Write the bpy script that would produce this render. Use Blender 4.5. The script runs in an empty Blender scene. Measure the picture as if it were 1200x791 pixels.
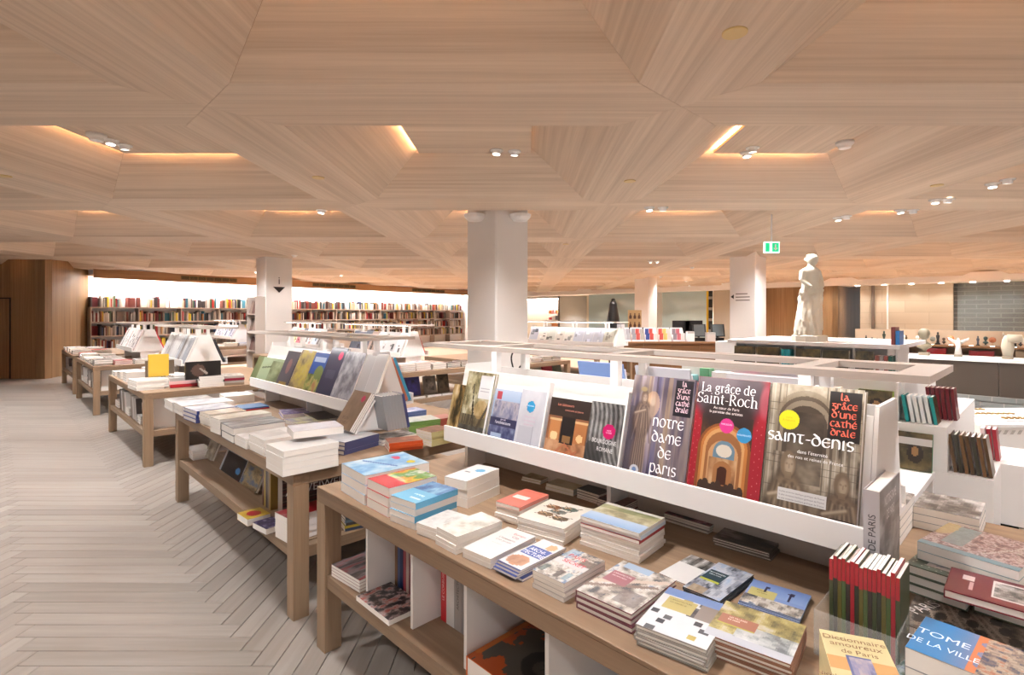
import bpy, bmesh, math, random
import numpy as np
from mathutils import Matrix, Vector

# ------------------------------------------------------------------ camera, world, exposure
SC = bpy.context.scene
COL = SC.collection
FPX, CX, CY, CAMH = 622.0, 616.0, 368.0, 1.62     # focal length and principal point in photo pixels (1200 x 791)
cam_d = bpy.data.cameras.new('camera')
cam = bpy.data.objects.new('camera', cam_d); COL.objects.link(cam)
cam_d.sensor_fit = 'HORIZONTAL'; cam_d.sensor_width = 36.0
cam_d.lens = 36.0 * FPX / 1200.0
cam_d.shift_x = -(CX - 600.0) / 1200.0
cam_d.shift_y = -(395.5 - CY) / 1200.0
cam_d.clip_start = 0.02; cam_d.clip_end = 200
cam.location = (0, 0, CAMH); cam.rotation_euler = (math.radians(90), 0, 0)
SC.camera = cam
W = bpy.data.worlds.new('world'); SC.world = W; W.use_nodes = True
W.node_tree.nodes['Background'].inputs[0].default_value = (0.97, 0.98, 1.0, 1)
W.node_tree.nodes['Background'].inputs[1].default_value = 0.5
SC.view_settings.view_transform = 'Standard'
SC.view_settings.look = 'None'
SC.view_settings.gamma = 1.0
SC.view_settings.use_curve_mapping = False
SC.view_settings.exposure = 0.98
SC.cycles.max_bounces = 8; SC.cycles.diffuse_bounces = 5; SC.cycles.transparent_max_bounces = 12
SC.cycles.caustics_reflective = False; SC.cycles.caustics_refractive = False
SC.cycles.sample_clamp_indirect = 6.0
SPOT_W = 118.0; LED_E = 80.0; RAIL_E = 16.0

rng = random.Random(7)
PI = math.pi
S2 = math.sqrt(0.5)
U = Vector((S2, -S2, 0)); V = Vector((S2, S2, 0)); Z = Vector((0, 0, 1))

def lin(c):
    return tuple(((x/255.0)/12.92 if x/255.0 <= 0.04045 else ((x/255.0+0.055)/1.055)**2.4) for x in c)
def P(px, py, z):                      # photo pixel -> point on the horizontal plane at height z
    Y = FPX*(CAMH-z)/(py-CY)
    return Vector(((px-CX)/FPX*Y, Y, z))
def PY(px, py, Y):                     # photo pixel -> point at depth Y
    return Vector(((px-CX)/FPX*Y, Y, CAMH-(py-CY)/FPX*Y))
def uv(u, v, z=0.0):
    p = U*u + V*v; return Vector((p.x, p.y, z))
def u_at(px, v):                       # u of the point on the line v = const seen at column px
    r = (px-CX)/FPX
    return v*(r-1)/(r+1)

# ------------------------------------------------------------------ materials
MATS = {}
def mat(name, rgb, rough=0.5, metal=0.0, coat=0.0, emit=None, estr=0.0, trans=0.0, spec=0.5, alpha=1.0):
    if name in MATS: return MATS[name]
    m = bpy.data.materials.new(name); m.use_nodes = True
    b = m.node_tree.nodes['Principled BSDF']
    b.inputs['Base Color'].default_value = (*lin(rgb), 1)
    b.inputs['Roughness'].default_value = rough
    b.inputs['Metallic'].default_value = metal
    b.inputs['Coat Weight'].default_value = coat
    b.inputs['Coat Roughness'].default_value = 0.08
    b.inputs['Specular IOR Level'].default_value = spec
    b.inputs['Transmission Weight'].default_value = trans
    if alpha < 1: b.inputs['Alpha'].default_value = alpha
    if emit:
        b.inputs['Emission Color'].default_value = (*lin(emit), 1)
        b.inputs['Emission Strength'].default_value = estr
    MATS[name] = m
    return m
def ramp(nt, stops):
    r = nt.nodes.new('ShaderNodeValToRGB')
    e = r.color_ramp.elements
    while len(e) < len(stops): e.new(0.5)
    for k, (p, c) in enumerate(stops):
        e[k].position = p; e[k].color = (*lin(c), 1)
    return r
def wood(name, c_dark, c_mid, c_light, axis='X', across=26.0, along=0.7, rough=0.5, coord='Object', tone=0.0, bump=0.0):
    m = bpy.data.materials.new(name); m.use_nodes = True; nt = m.node_tree; N = nt.nodes; L = nt.links
    b = N['Principled BSDF']; b.inputs['Roughness'].default_value = rough
    b.inputs['Specular IOR Level'].default_value = 0.35
    tc = N.new('ShaderNodeTexCoord'); oi = N.new('ShaderNodeObjectInfo')
    add = N.new('ShaderNodeVectorMath'); add.operation = 'MULTIPLY_ADD'
    add.inputs[1].default_value = (37.0, 53.0, 71.0)
    L.new(oi.outputs['Random'], add.inputs[0]); L.new(tc.outputs[coord], add.inputs[2])
    at = N.new('ShaderNodeAttribute'); at.attribute_name = 'tone'
    add2 = N.new('ShaderNodeVectorMath'); add2.operation = 'MULTIPLY_ADD'
    add2.inputs[1].default_value = (31.0, 17.0, 43.0)
    L.new(at.outputs['Fac'], add2.inputs[0]); L.new(add.outputs[0], add2.inputs[2])
    mp = N.new('ShaderNodeMapping')
    s = [across, across, across]; s['XYZ'.index(axis)] = along
    mp.inputs['Scale'].default_value = s
    L.new(add2.outputs[0], mp.inputs[0])
    n1 = N.new('ShaderNodeTexNoise'); n1.inputs['Scale'].default_value = 1.0; n1.inputs['Detail'].default_value = 4.0
    n1.inputs['Roughness'].default_value = 0.62; n1.inputs['Distortion'].default_value = 0.25
    L.new(mp.outputs[0], n1.inputs['Vector'])
    mp2 = N.new('ShaderNodeMapping'); mp2.inputs['Scale'].default_value = [x*0.16 for x in s]
    L.new(add2.outputs[0], mp2.inputs[0])
    n2 = N.new('ShaderNodeTexNoise'); n2.inputs['Scale'].default_value = 1.0; n2.inputs['Detail'].default_value = 2.0
    L.new(mp2.outputs[0], n2.inputs['Vector'])
    mx = N.new('ShaderNodeMath'); mx.operation = 'MULTIPLY_ADD'; mx.inputs[1].default_value = 0.5
    sc2 = N.new('ShaderNodeMath'); sc2.operation = 'MULTIPLY'; sc2.inputs[1].default_value = 0.38
    L.new(n2.outputs['Fac'], sc2.inputs[0])
    L.new(n1.outputs['Fac'], mx.inputs[0]); L.new(sc2.outputs[0], mx.inputs[2])
    fac = mx.outputs[0]
    if tone > 0:
        fr = N.new('ShaderNodeMath'); fr.operation = 'ADD'
        L.new(oi.outputs['Random'], fr.inputs[0]); L.new(at.outputs['Fac'], fr.inputs[1])
        f2 = N.new('ShaderNodeMath'); f2.operation = 'FRACT'; L.new(fr.outputs[0], f2.inputs[0])
        t = N.new('ShaderNodeMath'); t.operation = 'MULTIPLY_ADD'; t.inputs[1].default_value = tone
        L.new(f2.outputs[0], t.inputs[0])
        o = N.new('ShaderNodeMath'); o.operation = 'SUBTRACT'; o.inputs[1].default_value = tone*0.5
        L.new(fac, o.inputs[0]); L.new(o.outputs[0], t.inputs[2]); fac = t.outputs[0]
    r = ramp(nt, [(0.30, c_dark), (0.50, c_mid), (0.68, c_light)])
    L.new(fac, r.inputs[0]); L.new(r.outputs[0], b.inputs['Base Color'])
    if bump:
        bp = N.new('ShaderNodeBump'); bp.inputs['Strength'].default_value = bump; bp.inputs['Distance'].default_value = 0.002
        L.new(n1.outputs['Fac'], bp.inputs['Height']); L.new(bp.outputs[0], b.inputs['Normal'])
    MATS[name] = m
    return m
def vcol(name, rough=0.35, coat=0.0):
    m = bpy.data.materials.new(name); m.use_nodes = True; nt = m.node_tree
    b = nt.nodes['Principled BSDF']; a = nt.nodes.new('ShaderNodeAttribute'); a.attribute_name = 'Col'
    nt.links.new(a.outputs['Color'], b.inputs['Base Color'])
    b.inputs['Roughness'].default_value = rough; b.inputs['Coat Weight'].default_value = coat
    b.inputs['Coat Roughness'].default_value = 0.06
    MATS[name] = m; return m

CEIL = wood('ceiling_oak_veneer', (184, 164, 144), (209, 190, 170), (222, 205, 187), 'X', 30, 0.45, 0.5)
OAKX = wood('oak_x', (124, 101, 80), (144, 120, 97), (160, 137, 114), 'X', 34, 1.2, 0.5)
OAKY = wood('oak_y', (124, 101, 80), (144, 120, 97), (160, 137, 114), 'Y', 34, 1.2, 0.5)
OAKZ = wood('oak_z', (136, 111, 87), (156, 131, 106), (172, 148, 124), 'Z', 34, 1.2, 0.5)
PLANK = wood('oak_plank', (131, 123, 116), (146, 138, 131), (157, 150, 143), 'X', 22, 1.4, 0.34, 'UV', 0.16)
WALLWOOD = wood('wall_oak', (116, 88, 58), (142, 112, 78), (162, 132, 98), 'Z', 24, 0.5, 0.5)
COUNTERWOOD = wood('counter_walnut', (96, 64, 38), (124, 86, 54), (148, 106, 70), 'X', 24, 0.6, 0.5)
WHITE = mat('white_lacquer', (236, 233, 231), 0.35)
OFFW = mat('offwhite_lacquer', (226, 222, 218), 0.4)
GREYW = mat('warm_grey_lacquer', (196, 186, 178), 0.45)
PAINT = mat('column_plaster', (226, 221, 217), 0.7)
SIDEP = mat('white_plaster', (235, 230, 226), 0.7)
PAGES = mat('page_edges', (236, 231, 224), 0.8)
BLACK = mat('black_plastic', (22, 21, 22), 0.4)
DARK = mat('dark_gap', (30, 24, 20), 0.8)
ACRYL = mat('clear_acrylic', (236, 242, 242), 0.04, alpha=0.14)
TOPART = vcol('printed_cover_gloss', 0.35, 0.15)
FARBOOK = vcol('far_book_paper', 0.6)
CHROME = mat('brushed_metal', (170, 170, 172), 0.3, 1.0)
INK = {}
def ink(rgb):
    if rgb not in INK: INK[rgb] = mat('ink_%d_%d_%d' % rgb, rgb, 0.35)
    return INK[rgb]
def cov(rgb, rough=0.35):
    return mat('cover_%d_%d_%d' % tuple(rgb), rgb, rough, coat=0.25)

# ------------------------------------------------------------------ mesh helpers
class MB:
    def __init__(s): s.v = []; s.f = []; s.m = []
    def poly(s, pts, mi=0):
        i = len(s.v); s.v += [tuple(p) for p in pts]; s.f.append(tuple(range(i, i+len(pts)))); s.m.append(mi)
    def box(s, x0, x1, y0, y1, z0, z1, mi=0, top_mi=None):
        i = len(s.v)
        s.v += [(x0,y0,z0),(x1,y0,z0),(x1,y1,z0),(x0,y1,z0),(x0,y0,z1),(x1,y0,z1),(x1,y1,z1),(x0,y1,z1)]
        for k, q in enumerate(((0,3,2,1),(4,5,6,7),(0,1,5,4),(1,2,6,5),(2,3,7,6),(3,0,4,7))):
            s.f.append(tuple(i+a for a in q)); s.m.append(top_mi if (top_mi is not None and k == 1) else mi)
        return s
    def prism(s, prof, a0, a1, axis='x', mi=0):     # profile (p, q) extruded along an axis: x -> (a,p,q), y -> (p,a,q), z -> (p,q,a)
        def mk(a, p, q): return (a,p,q) if axis == 'x' else ((p,a,q) if axis == 'y' else (p,q,a))
        n = len(prof); i = len(s.v)
        s.v += [mk(a0, *p) for p in prof] + [mk(a1, *p) for p in prof]
        s.f.append(tuple(i+k for k in range(n))[::-1]); s.m.append(mi)
        s.f.append(tuple(i+n+k for k in range(n))); s.m.append(mi)
        for k in range(n):
            j = (k+1) % n
            s.f.append((i+k, i+j, i+n+j, i+n+k)); s.m.append(mi)
        return s
    def lathe(s, prof, n=20, c=(0,0), mi=0, cap=True):  # (r, z) profile round z
        i = len(s.v)
        for (r, z) in prof:
            for k in range(n):
                a = 2*PI*k/n; s.v.append((c[0]+r*math.cos(a), c[1]+r*math.sin(a), z))
        for j in range(len(prof)-1):
            for k in range(n):
                k2 = (k+1) % n
                s.f.append((i+j*n+k, i+j*n+k2, i+(j+1)*n+k2, i+(j+1)*n+k)); s.m.append(mi)
        if cap:
            s.f.append(tuple(i+k for k in range(n))[::-1]); s.m.append(mi)
            s.f.append(tuple(i+(len(prof)-1)*n+k for k in range(n))); s.m.append(mi)
        return s
    def tube(s, p, q, r0, r1=None, n=10, mi=0):
        r1 = r0 if r1 is None else r1
        p = Vector(p); q = Vector(q); d = (q-p).normalized()
        a = d.orthogonal().normalized(); b = d.cross(a); i = len(s.v)
        for (c, r) in ((p, r0), (q, r1)):
            for k in range(n):
                t = 2*PI*k/n; s.v.append(tuple(c + a*(r*math.cos(t)) + b*(r*math.sin(t))))
        for k in range(n):
            j = (k+1) % n; s.f.append((i+k, i+j, i+n+j, i+n+k)); s.m.append(mi)
        s.f.append(tuple(i+k for k in range(n))[::-1]); s.m.append(mi)
        s.f.append(tuple(i+n+k for k in range(n))); s.m.append(mi)
        return s
    def mesh(s, name, mats, smooth=False):
        me = bpy.data.meshes.new(name); me.from_pydata(s.v, [], s.f)
        for m in (mats if isinstance(mats, (list, tuple)) else [mats]): me.materials.append(m)
        if any(s.m): me.polygons.foreach_set('material_index', s.m)
        if smooth: me.polygons.foreach_set('use_smooth', [True]*len(me.polygons))
        me.update(); return me
    def obj(s, name, mats, parent=None, M=None, smooth=False, bevel=0.0):
        return link(name, s.mesh(name, mats, smooth), parent, M, bevel)
def link(name, data, parent=None, M=None, bevel=0.0):
    o = bpy.data.objects.new(name, data); COL.objects.link(o)
    if parent: o.parent = parent
    if M is not None: o.matrix_local = M
    if bevel:
        b = o.modifiers.new('bevel', 'BEVEL'); b.width = bevel; b.segments = 2; b.limit_method = 'ANGLE'
    return o
def tag(o, label, cat, group=None):
    o['label'] = label; o['category'] = cat
    if group: o['group'] = group
    return o
def thing(name, label, cat, loc=(0,0,0), rz=0.0, group=None, M=None):
    o = bpy.data.objects.new(name, None); COL.objects.link(o); o.empty_display_size = 0.1
    if M is not None: o.matrix_world = M
    else: o.location = loc; o.rotation_euler = (0,0,rz)
    return tag(o, label, cat, group)
def struct(o): o['kind'] = 'structure'; return o
def frame(origin, x, y, z):
    M = Matrix.Identity(4)
    for k, a in enumerate((x, y, z)):
        for j in range(3): M[j][k] = a[j]
    for j in range(3): M[j][3] = origin[j]
    return M
R45 = -PI/4
def M45(u=0, v=0, z=0): return frame(uv(u, v, z), U, V, Z)

# ------------------------------------------------------------------ flat print: text and cover art
TXT = {}
def text_mesh(s, size, align='CENTER', bold=0.0):
    key = (s, size, align, bold)
    if key in TXT: return TXT[key]
    c = bpy.data.curves.new('t', 'FONT'); c.body = s; c.size = size; c.align_x = align
    c.dimensions = '2D'; c.fill_mode = 'BOTH'; c.resolution_u = 3; c.space_line = 0.95
    if bold: c.offset = bold*size
    o = bpy.data.objects.new('t', c)
    me = bpy.data.meshes.new_from_object(o)
    bpy.data.objects.remove(o); bpy.data.curves.remove(c)
    TXT[key] = me; return me
def text(s, size, rgb, x, y, z, parent, align='CENTER', sx=1.0, rot=0.0, bold=0.0, name='title'):
    me = text_mesh(s, size, align, bold).copy()
    me.materials.clear(); me.materials.append(ink(tuple(rgb)))
    M = Matrix.Translation((x, y, z)) @ Matrix.Rotation(rot, 4, 'Z') @ Matrix.Diagonal((sx, 1, 1, 1))
    return link(name, me, parent, M)
def arc(cx, cy, rx, ry, a0, a1, n=12):
    return [(cx+rx*math.cos(math.radians(a0+(a1-a0)*k/n)), cy+ry*math.sin(math.radians(a0+(a1-a0)*k/n))) for k in range(n+1)]
UNC = {   # broad-nib uncial letters: (advance, strokes)
 'n': (.95, [[(.05,1),(.05,0)], arc(.4,.58,.35,.42,170,0)+[(.75,.0)]]),
 'o': (1.0, [arc(.45,.5,.42,.5,0,360,20)]),
 't': (.80, [[(-.05,.98),(.7,.98)], [(.3,.98),(.28,.35)]+arc(.5,.28,.22,.28,190,310,8)]),
 'r': (.72, [[(.05,1),(.05,0)], arc(.33,.66,.28,.34,180,15)]),
 'e': (.92, [arc(.45,.5,.42,.5,45,325,16), [(.05,.5),(.8,.56)]]),
 'd': (1.0, [arc(.45,.45,.42,.45,0,360,18), [(.86,.5),(.7,.95),(.15,1.3)]]),
 'a': (.95, [arc(.3,.27,.27,.27,60,350,12), [(.12,.92),(.35,.98),(.62,.3),(.85,.0)]]),
 'm': (1.35,[arc(.33,.5,.3,.5,200,70,8)+[(.62,.75),(.62,0)], arc(.9,.55,.28,.45,150,0,8)+[(1.18,.2),(1.1,0)]]),
 'p': (.92, [[(.08,1.02),(.08,-.5)], arc(.42,.5,.38,.5,150,-150,14)]),
 'i': (.35, [[(.1,1),(.1,.0),(.22,.0)]]),
 's': (.72, [[(.62,.9)]+arc(.32,.74,.26,.25,50,250,10)+arc(.34,.25,.28,.25,70,-140,10)]),
 'l': (.5,  [[(.08,1.4),(.08,.2)]+arc(.28,.2,.2,.2,180,290,6)]),
 'g': (.85, [[(.0,.98),(.75,.98)], [(.35,.98),(.15,.55)]+arc(.38,.1,.34,.42,100,-150,12)]),
 'c': (.82, [arc(.45,.5,.42,.5,50,310,14)]),
 'h': (.95, [[(.05,1.4),(.05,0)], arc(.4,.55,.35,.42,170,0)+[(.75,.0)]]),
 'u': (.95, [[(.05,1),(.05,.4)]+arc(.4,.38,.35,.38,180,330,8), [(.78,1),(.78,0)]]),
 "'": (.28, [[(.1,1.3),(.08,1.0)]]),
 '-': (.6,  [[(.05,.5),(.5,.5)]]),
 ' ': (.5, []),
}
ROM = {
 'L': (.8, [[(.1,1.4),(.1,0)], [(-.05,1.4),(.27,1.4)], [(-.05,0),(.72,0),(.74,.3)]]),
 'S': (.85, [[(.7,1.38),(.68,1.1)], [(.68,1.1)]+arc(.4,1.05,.32,.35,40,230,10)+arc(.38,.35,.36,.36,55,-140,10), [(.05,.4),(.03,.0)]]),
 'R': (1.05,[[(.15,1.4),(.15,0)], [(0,1.4),(.4,1.4)]+arc(.42,1.06,.32,.34,90,-90,10)+[(.15,.72)], [(.4,.72),(.95,0)], [(0,0),(.32,0)]]),
 'a': (.8, [[(.05,.75)]+arc(.3,.72,.24,.27,150,10,8)+[(.55,.15),(.7,0)], arc(.3,.26,.25,.27,60,330,10)]),
 'g': (.85, [arc(.33,.68,.26,.3,0,360,14), [(.55,.9),(.78,.98)], [(.2,.42),(.12,.25),(.3,.16),(.6,.1)]+arc(.36,-.14,.32,.24,40,-220,12)]),
 'r': (.62, [[(.15,1),(.15,0)], [(0,0),(.34,0)], [(0,.96),(.15,1)], [(.15,.7),(.3,.95),(.5,.92)]]),
 'c': (.72, [arc(.38,.5,.34,.5,50,315,12)]),
 'e': (.76, [arc(.38,.5,.34,.5,0,315,14), [(.05,.52),(.7,.52)]]),
 'd': (.92, [arc(.36,.5,.33,.5,40,320,12), [(.68,1.42),(.68,0),(.84,0)], [(.52,1.4),(.68,1.42)]]),
 'i': (.4, [[(.16,1),(.16,0)], [(0,0),(.34,0)], [(.02,.97),(.16,1)], [(.15,1.3),(.17,1.36)]]),
 'n': (.95, [[(.15,1),(.15,0)], [(0,0),(.32,0)], [(.02,.97),(.15,1)], arc(.43,.62,.28,.36,150,0,8)+[(.71,0)], [(.58,0),(.88,0)]]),
 't': (.55, [[(.2,1.25),(.2,.2)]+arc(.36,.18,.16,.18,180,300,6), [(0,.96),(.46,.96)]]),
 'o': (.85, [arc(.4,.5,.36,.5,0,360,18)]),
 'h': (.95, [[(.15,1.42),(.15,0)], [(0,0),(.32,0)], [(.0,1.4),(.15,1.42)], arc(.43,.62,.28,.36,150,0,8)+[(.71,0)], [(.58,0),(.88,0)]]),
 '-': (.5, [[(.05,.48),(.42,.48)]]), ' ': (.45, []),
}
ACC = {'é': ('e', [(.35,1.15),(.6,1.4)]), 'â': ('a', [(.2,1.15),(.42,1.38),(.64,1.15)])}
def uncial(s, xh, rgb, x, y, z, parent, nib=.2, align='L', name='title', sx=1.0, font=None):
    font = font or UNC; adv = 0; quads = []; ca, sa = (.87, .5) if font is UNC else (.99, .12)
    for ch in s:
        extra = None
        if ch in ACC: ch, extra = ACC[ch]
        w, st = font[ch]
        for line in st + ([extra] if extra else []):
            for a, b in zip(line[:-1], line[1:]):
                a = (a[0]+adv, a[1]); b = (b[0]+adv, b[1])
                for (nx, ny) in ((.5*nib*ca, .5*nib*sa), (-.22*nib*sa, .22*nib*ca)):
                    quads.append(((a[0]+nx,a[1]+ny),(a[0]-nx,a[1]-ny),(b[0]-nx,b[1]-ny),(b[0]+nx,b[1]+ny)))
        adv += w + .1
    off = {'L': 0, 'C': -adv/2, 'R': -adv}[align]
    m = MB()
    for k, q in enumerate(quads):
        q = [((p[0]+off)*xh*sx, p[1]*xh, 0.000002*(k % 40)) for p in q]
        area = sum(q[i][0]*q[(i+1)%4][1]-q[(i+1)%4][0]*q[i][1] for i in range(4))
        m.poly(q if area > 0 else q[::-1])
    return m.obj(name, ink(tuple(rgb)), parent, Matrix.Translation((x, y, z)))

def vnoise(w, h, sx, sy, seed):
    r = np.random.RandomState(seed).rand(int(sy)+3, int(sx)+3)
    x = np.linspace(0, sx, w); y = np.linspace(0, sy, h)
    xi = x.astype(int); yi = y.astype(int); xf = x-xi; yf = y-yi
    xf = xf*xf*(3-2*xf); yf = yf*yf*(3-2*yf)
    a = r[np.ix_(yi, xi)]; b = r[np.ix_(yi, xi+1)]; c = r[np.ix_(yi+1, xi)]; d = r[np.ix_(yi+1, xi+1)]
    return (a*(1-xf)+b*xf)*(1-yf)[:, None] + (c*(1-xf)+d*xf)*yf[:, None]
def fbm(w, h, sx, sy, seed, o=4):
    t = np.zeros((h, w)); amp = 1.0; tot = 0
    for k in range(o):
        t += amp*vnoise(w, h, max(1, sx*2**k), max(1, sy*2**k), seed+k*13); tot += amp; amp *= .6
    t /= tot
    return np.clip((t-.5)*1.9+.5, 0, 1)
class Art:
    """A small painted picture: sRGB 0..255, x to the right and y upwards, both 0..1."""
    def __init__(s, w, h, res=0.0045, fill=(230,230,230), minr=10):
        s.nx = max(minr, int(w/res)); s.ny = max(minr, int(h/res)); s.asp = h/w
        s.a = np.zeros((s.ny, s.nx, 3)); s.a[:] = fill
        s.X, s.Y = np.meshgrid((np.arange(s.nx)+.5)/s.nx, (np.arange(s.ny)+.5)/s.ny)
    def mask(s, m, c, al=1.0):
        c = np.array(c, float); m = (m*al)[..., None] if m.dtype != bool else m.astype(float)[..., None]*al
        s.a = s.a*(1-m) + c*m; return s
    def rect(s, x0, y0, x1, y1, c, al=1.0): return s.mask((s.X>=x0)&(s.X<=x1)&(s.Y>=y0)&(s.Y<=y1), c, al)
    def disc(s, x, y, r, c, al=1.0): return s.mask(((s.X-x)**2+((s.Y-y)*s.asp)**2) <= r*r, c, al)
    def ell(s, x, y, rx, ry, c, al=1.0): return s.mask(((s.X-x)/rx)**2+((s.Y-y)/ry)**2 <= 1, c, al)
    def grad(s, y0, y1, c0, c1):
        t = np.clip((s.Y-y0)/(y1-y0), 0, 1)[..., None]; m = ((s.Y>=y0)&(s.Y<=y1))[..., None]
        s.a = np.where(m, np.array(c0)*(1-t)+np.array(c1)*t, s.a); return s
    def photo(s, pal, sx, sy, seed, x0=0, y0=0, x1=1, y1=1, o=4, al=1.0):
        n = fbm(s.nx, s.ny, sx, sy, seed, o); pal = np.array(pal, float); k = n*(len(pal)-1)
        i = np.clip(k.astype(int), 0, len(pal)-2); f = (k-i)[..., None]
        c = pal[i]*(1-f)+pal[i+1]*f
        m = ((s.X>=x0)&(s.X<=x1)&(s.Y>=y0)&(s.Y<=y1)).astype(float)[..., None]*al
        s.a = s.a*(1-m)+c*m; return s
    def arch(s, x, y0, yt, w, c, al=1.0):
        r = w/2; cyy = yt - r/s.asp
        return s.mask(((abs(s.X-x) <= r)&(s.Y>=y0)&(s.Y<=cyy)) | (((s.X-x)**2+((s.Y-cyy)*s.asp)**2 <= r*r)&(s.Y>=cyy)), c, al)
    def line(s, x0, y0, x1, y1, wd, c, al=1.0):
        dx, dy = x1-x0, (y1-y0)*s.asp; L2 = dx*dx+dy*dy
        t = np.clip(((s.X-x0)*dx+(s.Y-y0)*s.asp*dy)/L2, 0, 1)
        d = np.hypot(s.X-x0-t*dx, (s.Y-y0)*s.asp-t*dy)
        return s.mask(d <= wd, c, al)
    def soft(s, x, y, rx, ry, c, al=1.0, e=.5):      # ellipse with a soft rim
        d = np.sqrt(((s.X-x)/rx)**2+((s.Y-y)/ry)**2); t = np.clip((1-d)/e, 0, 1); return s.mask(t*t*(3-2*t), c, al)
    def sline(s, x0, y0, x1, y1, wd, c, al=1.0):
        dx, dy = x1-x0, (y1-y0)*s.asp; L2 = dx*dx+dy*dy
        t = np.clip(((s.X-x0)*dx+(s.Y-y0)*s.asp*dy)/L2, 0, 1)
        d = np.hypot(s.X-x0-t*dx, (s.Y-y0)*s.asp-t*dy)/wd
        return s.mask(np.clip(1.2-d, 0, 1), c, al)
    def sculpt(s, cx, cy, k, dark, mid, light):      # veiled stone figure: cy is the chin height, k its scale
        s.soft(cx, cy-.28*k, .30*k, .34*k, dark, .9, .3); s.soft(cx+.01*k, cy-.26*k, .25*k, .30*k, mid, .95, .3)
        for j, a in enumerate((-.95, -.5, -.2, .15, .55, .9)):
            w = .012+.006*(j % 3)
            s.sline(cx+a*.12*k, cy-(.08+.03*(j % 2))*k, cx+a*.27*k+.03*(j % 2)*k, cy-.6*k, w*k*1.4, dark, .5); s.sline(cx+a*.12*k+.025*k, cy-.1*k, cx+a*.27*k+.05*k, cy-.6*k, w*k, light, .4)
        s.sline(cx-.2*k, cy-.2*k, cx+.06*k, cy-.14*k, .05*k, mid, .9); s.sline(cx-.2*k, cy-.19*k, cx+.06*k, cy-.13*k, .025*k, light, .8)
        s.soft(cx, cy+.05*k, .12*k, .125*k, dark, .6, .4); s.soft(cx, cy+.06*k, .105*k, .115*k, mid, .9, .25)
        s.soft(cx+.015*k, cy+.045*k, .075*k, .09*k, light, .75, .6); s.rect(cx-.03*k, cy-.05*k, cx+.05*k, cy, mid, .8)
        s.sline(cx+.014*k, cy+.06*k, cx+.014*k, cy+.03*k, .006*k, mid, .9); s.soft(cx-.015*k, cy+.062*k, .02*k, .012*k, mid, .6); s.soft(cx+.045*k, cy+.062*k, .018*k, .012*k, mid, .6); return s
    def mesh(s, w, h):
        nx, ny = s.nx, s.ny
        me = bpy.data.meshes.new('cover_print')
        gx, gy = np.meshgrid(np.linspace(0, w, nx+1), np.linspace(0, h, ny+1))
        co = np.stack([gx.ravel(), gy.ravel(), np.zeros(gx.size)], 1)
        i = (np.arange(ny)[:, None]*(nx+1)+np.arange(nx)[None]).ravel()
        q = np.stack([i, i+1, i+nx+2, i+nx+1], 1)
        me.vertices.add(len(co)); me.vertices.foreach_set('co', co.ravel())
        me.loops.add(q.size); me.loops.foreach_set('vertex_index', q.ravel().astype(np.int32))
        me.polygons.add(len(q)); me.polygons.foreach_set('loop_start', (np.arange(len(q))*4).astype(np.int32))
        me.polygons.foreach_set('loop_total', np.full(len(q), 4, np.int32))
        c = np.clip(s.a.reshape(-1, 3)*.84/255, 0, 1); c = np.where(c <= .04045, c/12.92, ((c+.055)/1.055)**2.4)
        c = np.repeat(np.concatenate([c, np.ones((len(c), 1))], 1), 4, 0)
        at = me.color_attributes.new('Col', 'FLOAT_COLOR', 'CORNER'); at.data.foreach_set('color', c.ravel().astype(np.float32))
        me.materials.append(TOPART); me.update(); me.validate(); return me

# ================================================================== FLOOR
CZ = 2.87                                             # underside of the ceiling beams
fl = MB().box(-30, 26, -6, 38, -0.2, -0.012).obj('floor', mat('floor_screed', (186, 160, 136), 0.6)); struct(fl)
PW, PN = 0.108, 10; PL = PW*PN
def plank_mesh():
    m = MB(); g = 0.0014; c = 0.002
    x0, x1, y0, y1 = g, PL-g, g, PW-g
    m.poly([(x0+c,y0+c,0),(x1-c,y0+c,0),(x1-c,y1-c,0),(x0+c,y1-c,0)])
    b = [(x0,y0),(x1,y0),(x1,y1),(x0,y1)]; t = [(x0+c,y0+c),(x1-c,y0+c),(x1-c,y1-c),(x0+c,y1-c)]
    for k in range(4):
        j = (k+1) % 4
        m.poly([(*b[k],-c),(*b[j],-c),(*t[j],0),(*t[k],0)]); m.poly([(*b[k],-.012),(*b[j],-.012),(*b[j],-c),(*b[k],-c)])
    me = m.mesh('plank', PLANK)
    uvl = me.uv_layers.new(name='UVMap')
    for l in me.loops: uvl.data[l.index].uv = me.vertices[l.vertex_index].co.xy
    return me
planks = []                                            # (x, y, rotated)
OX, OY = -2.02, 3.2
for j in range(-26, 125):
    for m_ in range(-8, 9):
        X1 = OX-(j+2*m_*PN)*PW; Y0 = OY+j*PW
        if -15 < X1-PL and X1 < 9.5 and 0.4 < Y0 < 16: planks.append((X1-PL, Y0, 0))
for c in range(-110, 125):
    for m_ in range(-8, 9):
        X1 = OX-c*PW; Y0 = OY+(c-2*m_*PN+1)*PW
        if -15 < X1-PW and X1 < 9.5 and 0.4 < Y0 < 15.2: planks.append((X1, Y0, 1))
def pl_key(p):
    x = p[0]+(PL/2 if not p[2] else -PW/2); y = p[1]+(PL/2 if p[2] else PW/2)
    v = (x+y)*S2; px = CX+FPX*x/y; py = CY+FPX*CAMH/y
    seen = px > -60 and py < 850 and (v < 1.3 or (px > 1130 and y < 5))
    return (0 if seen else 1, y*y+x*x)
planks.sort(key=pl_key)
pme = plank_mesh()
for (x, y, r) in planks[:300]:
    o = link('plank', pme, fl); o.location = (x, y, 0); o.rotation_euler = (0, 0, PI/2 if r else 0)
rest = planks[300:]
base = np.array([v.co[:] for v in pme.vertices]); fb = [tuple(p.vertices) for p in pme.polygons]
vs = []; fs = []; tones = []
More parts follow.
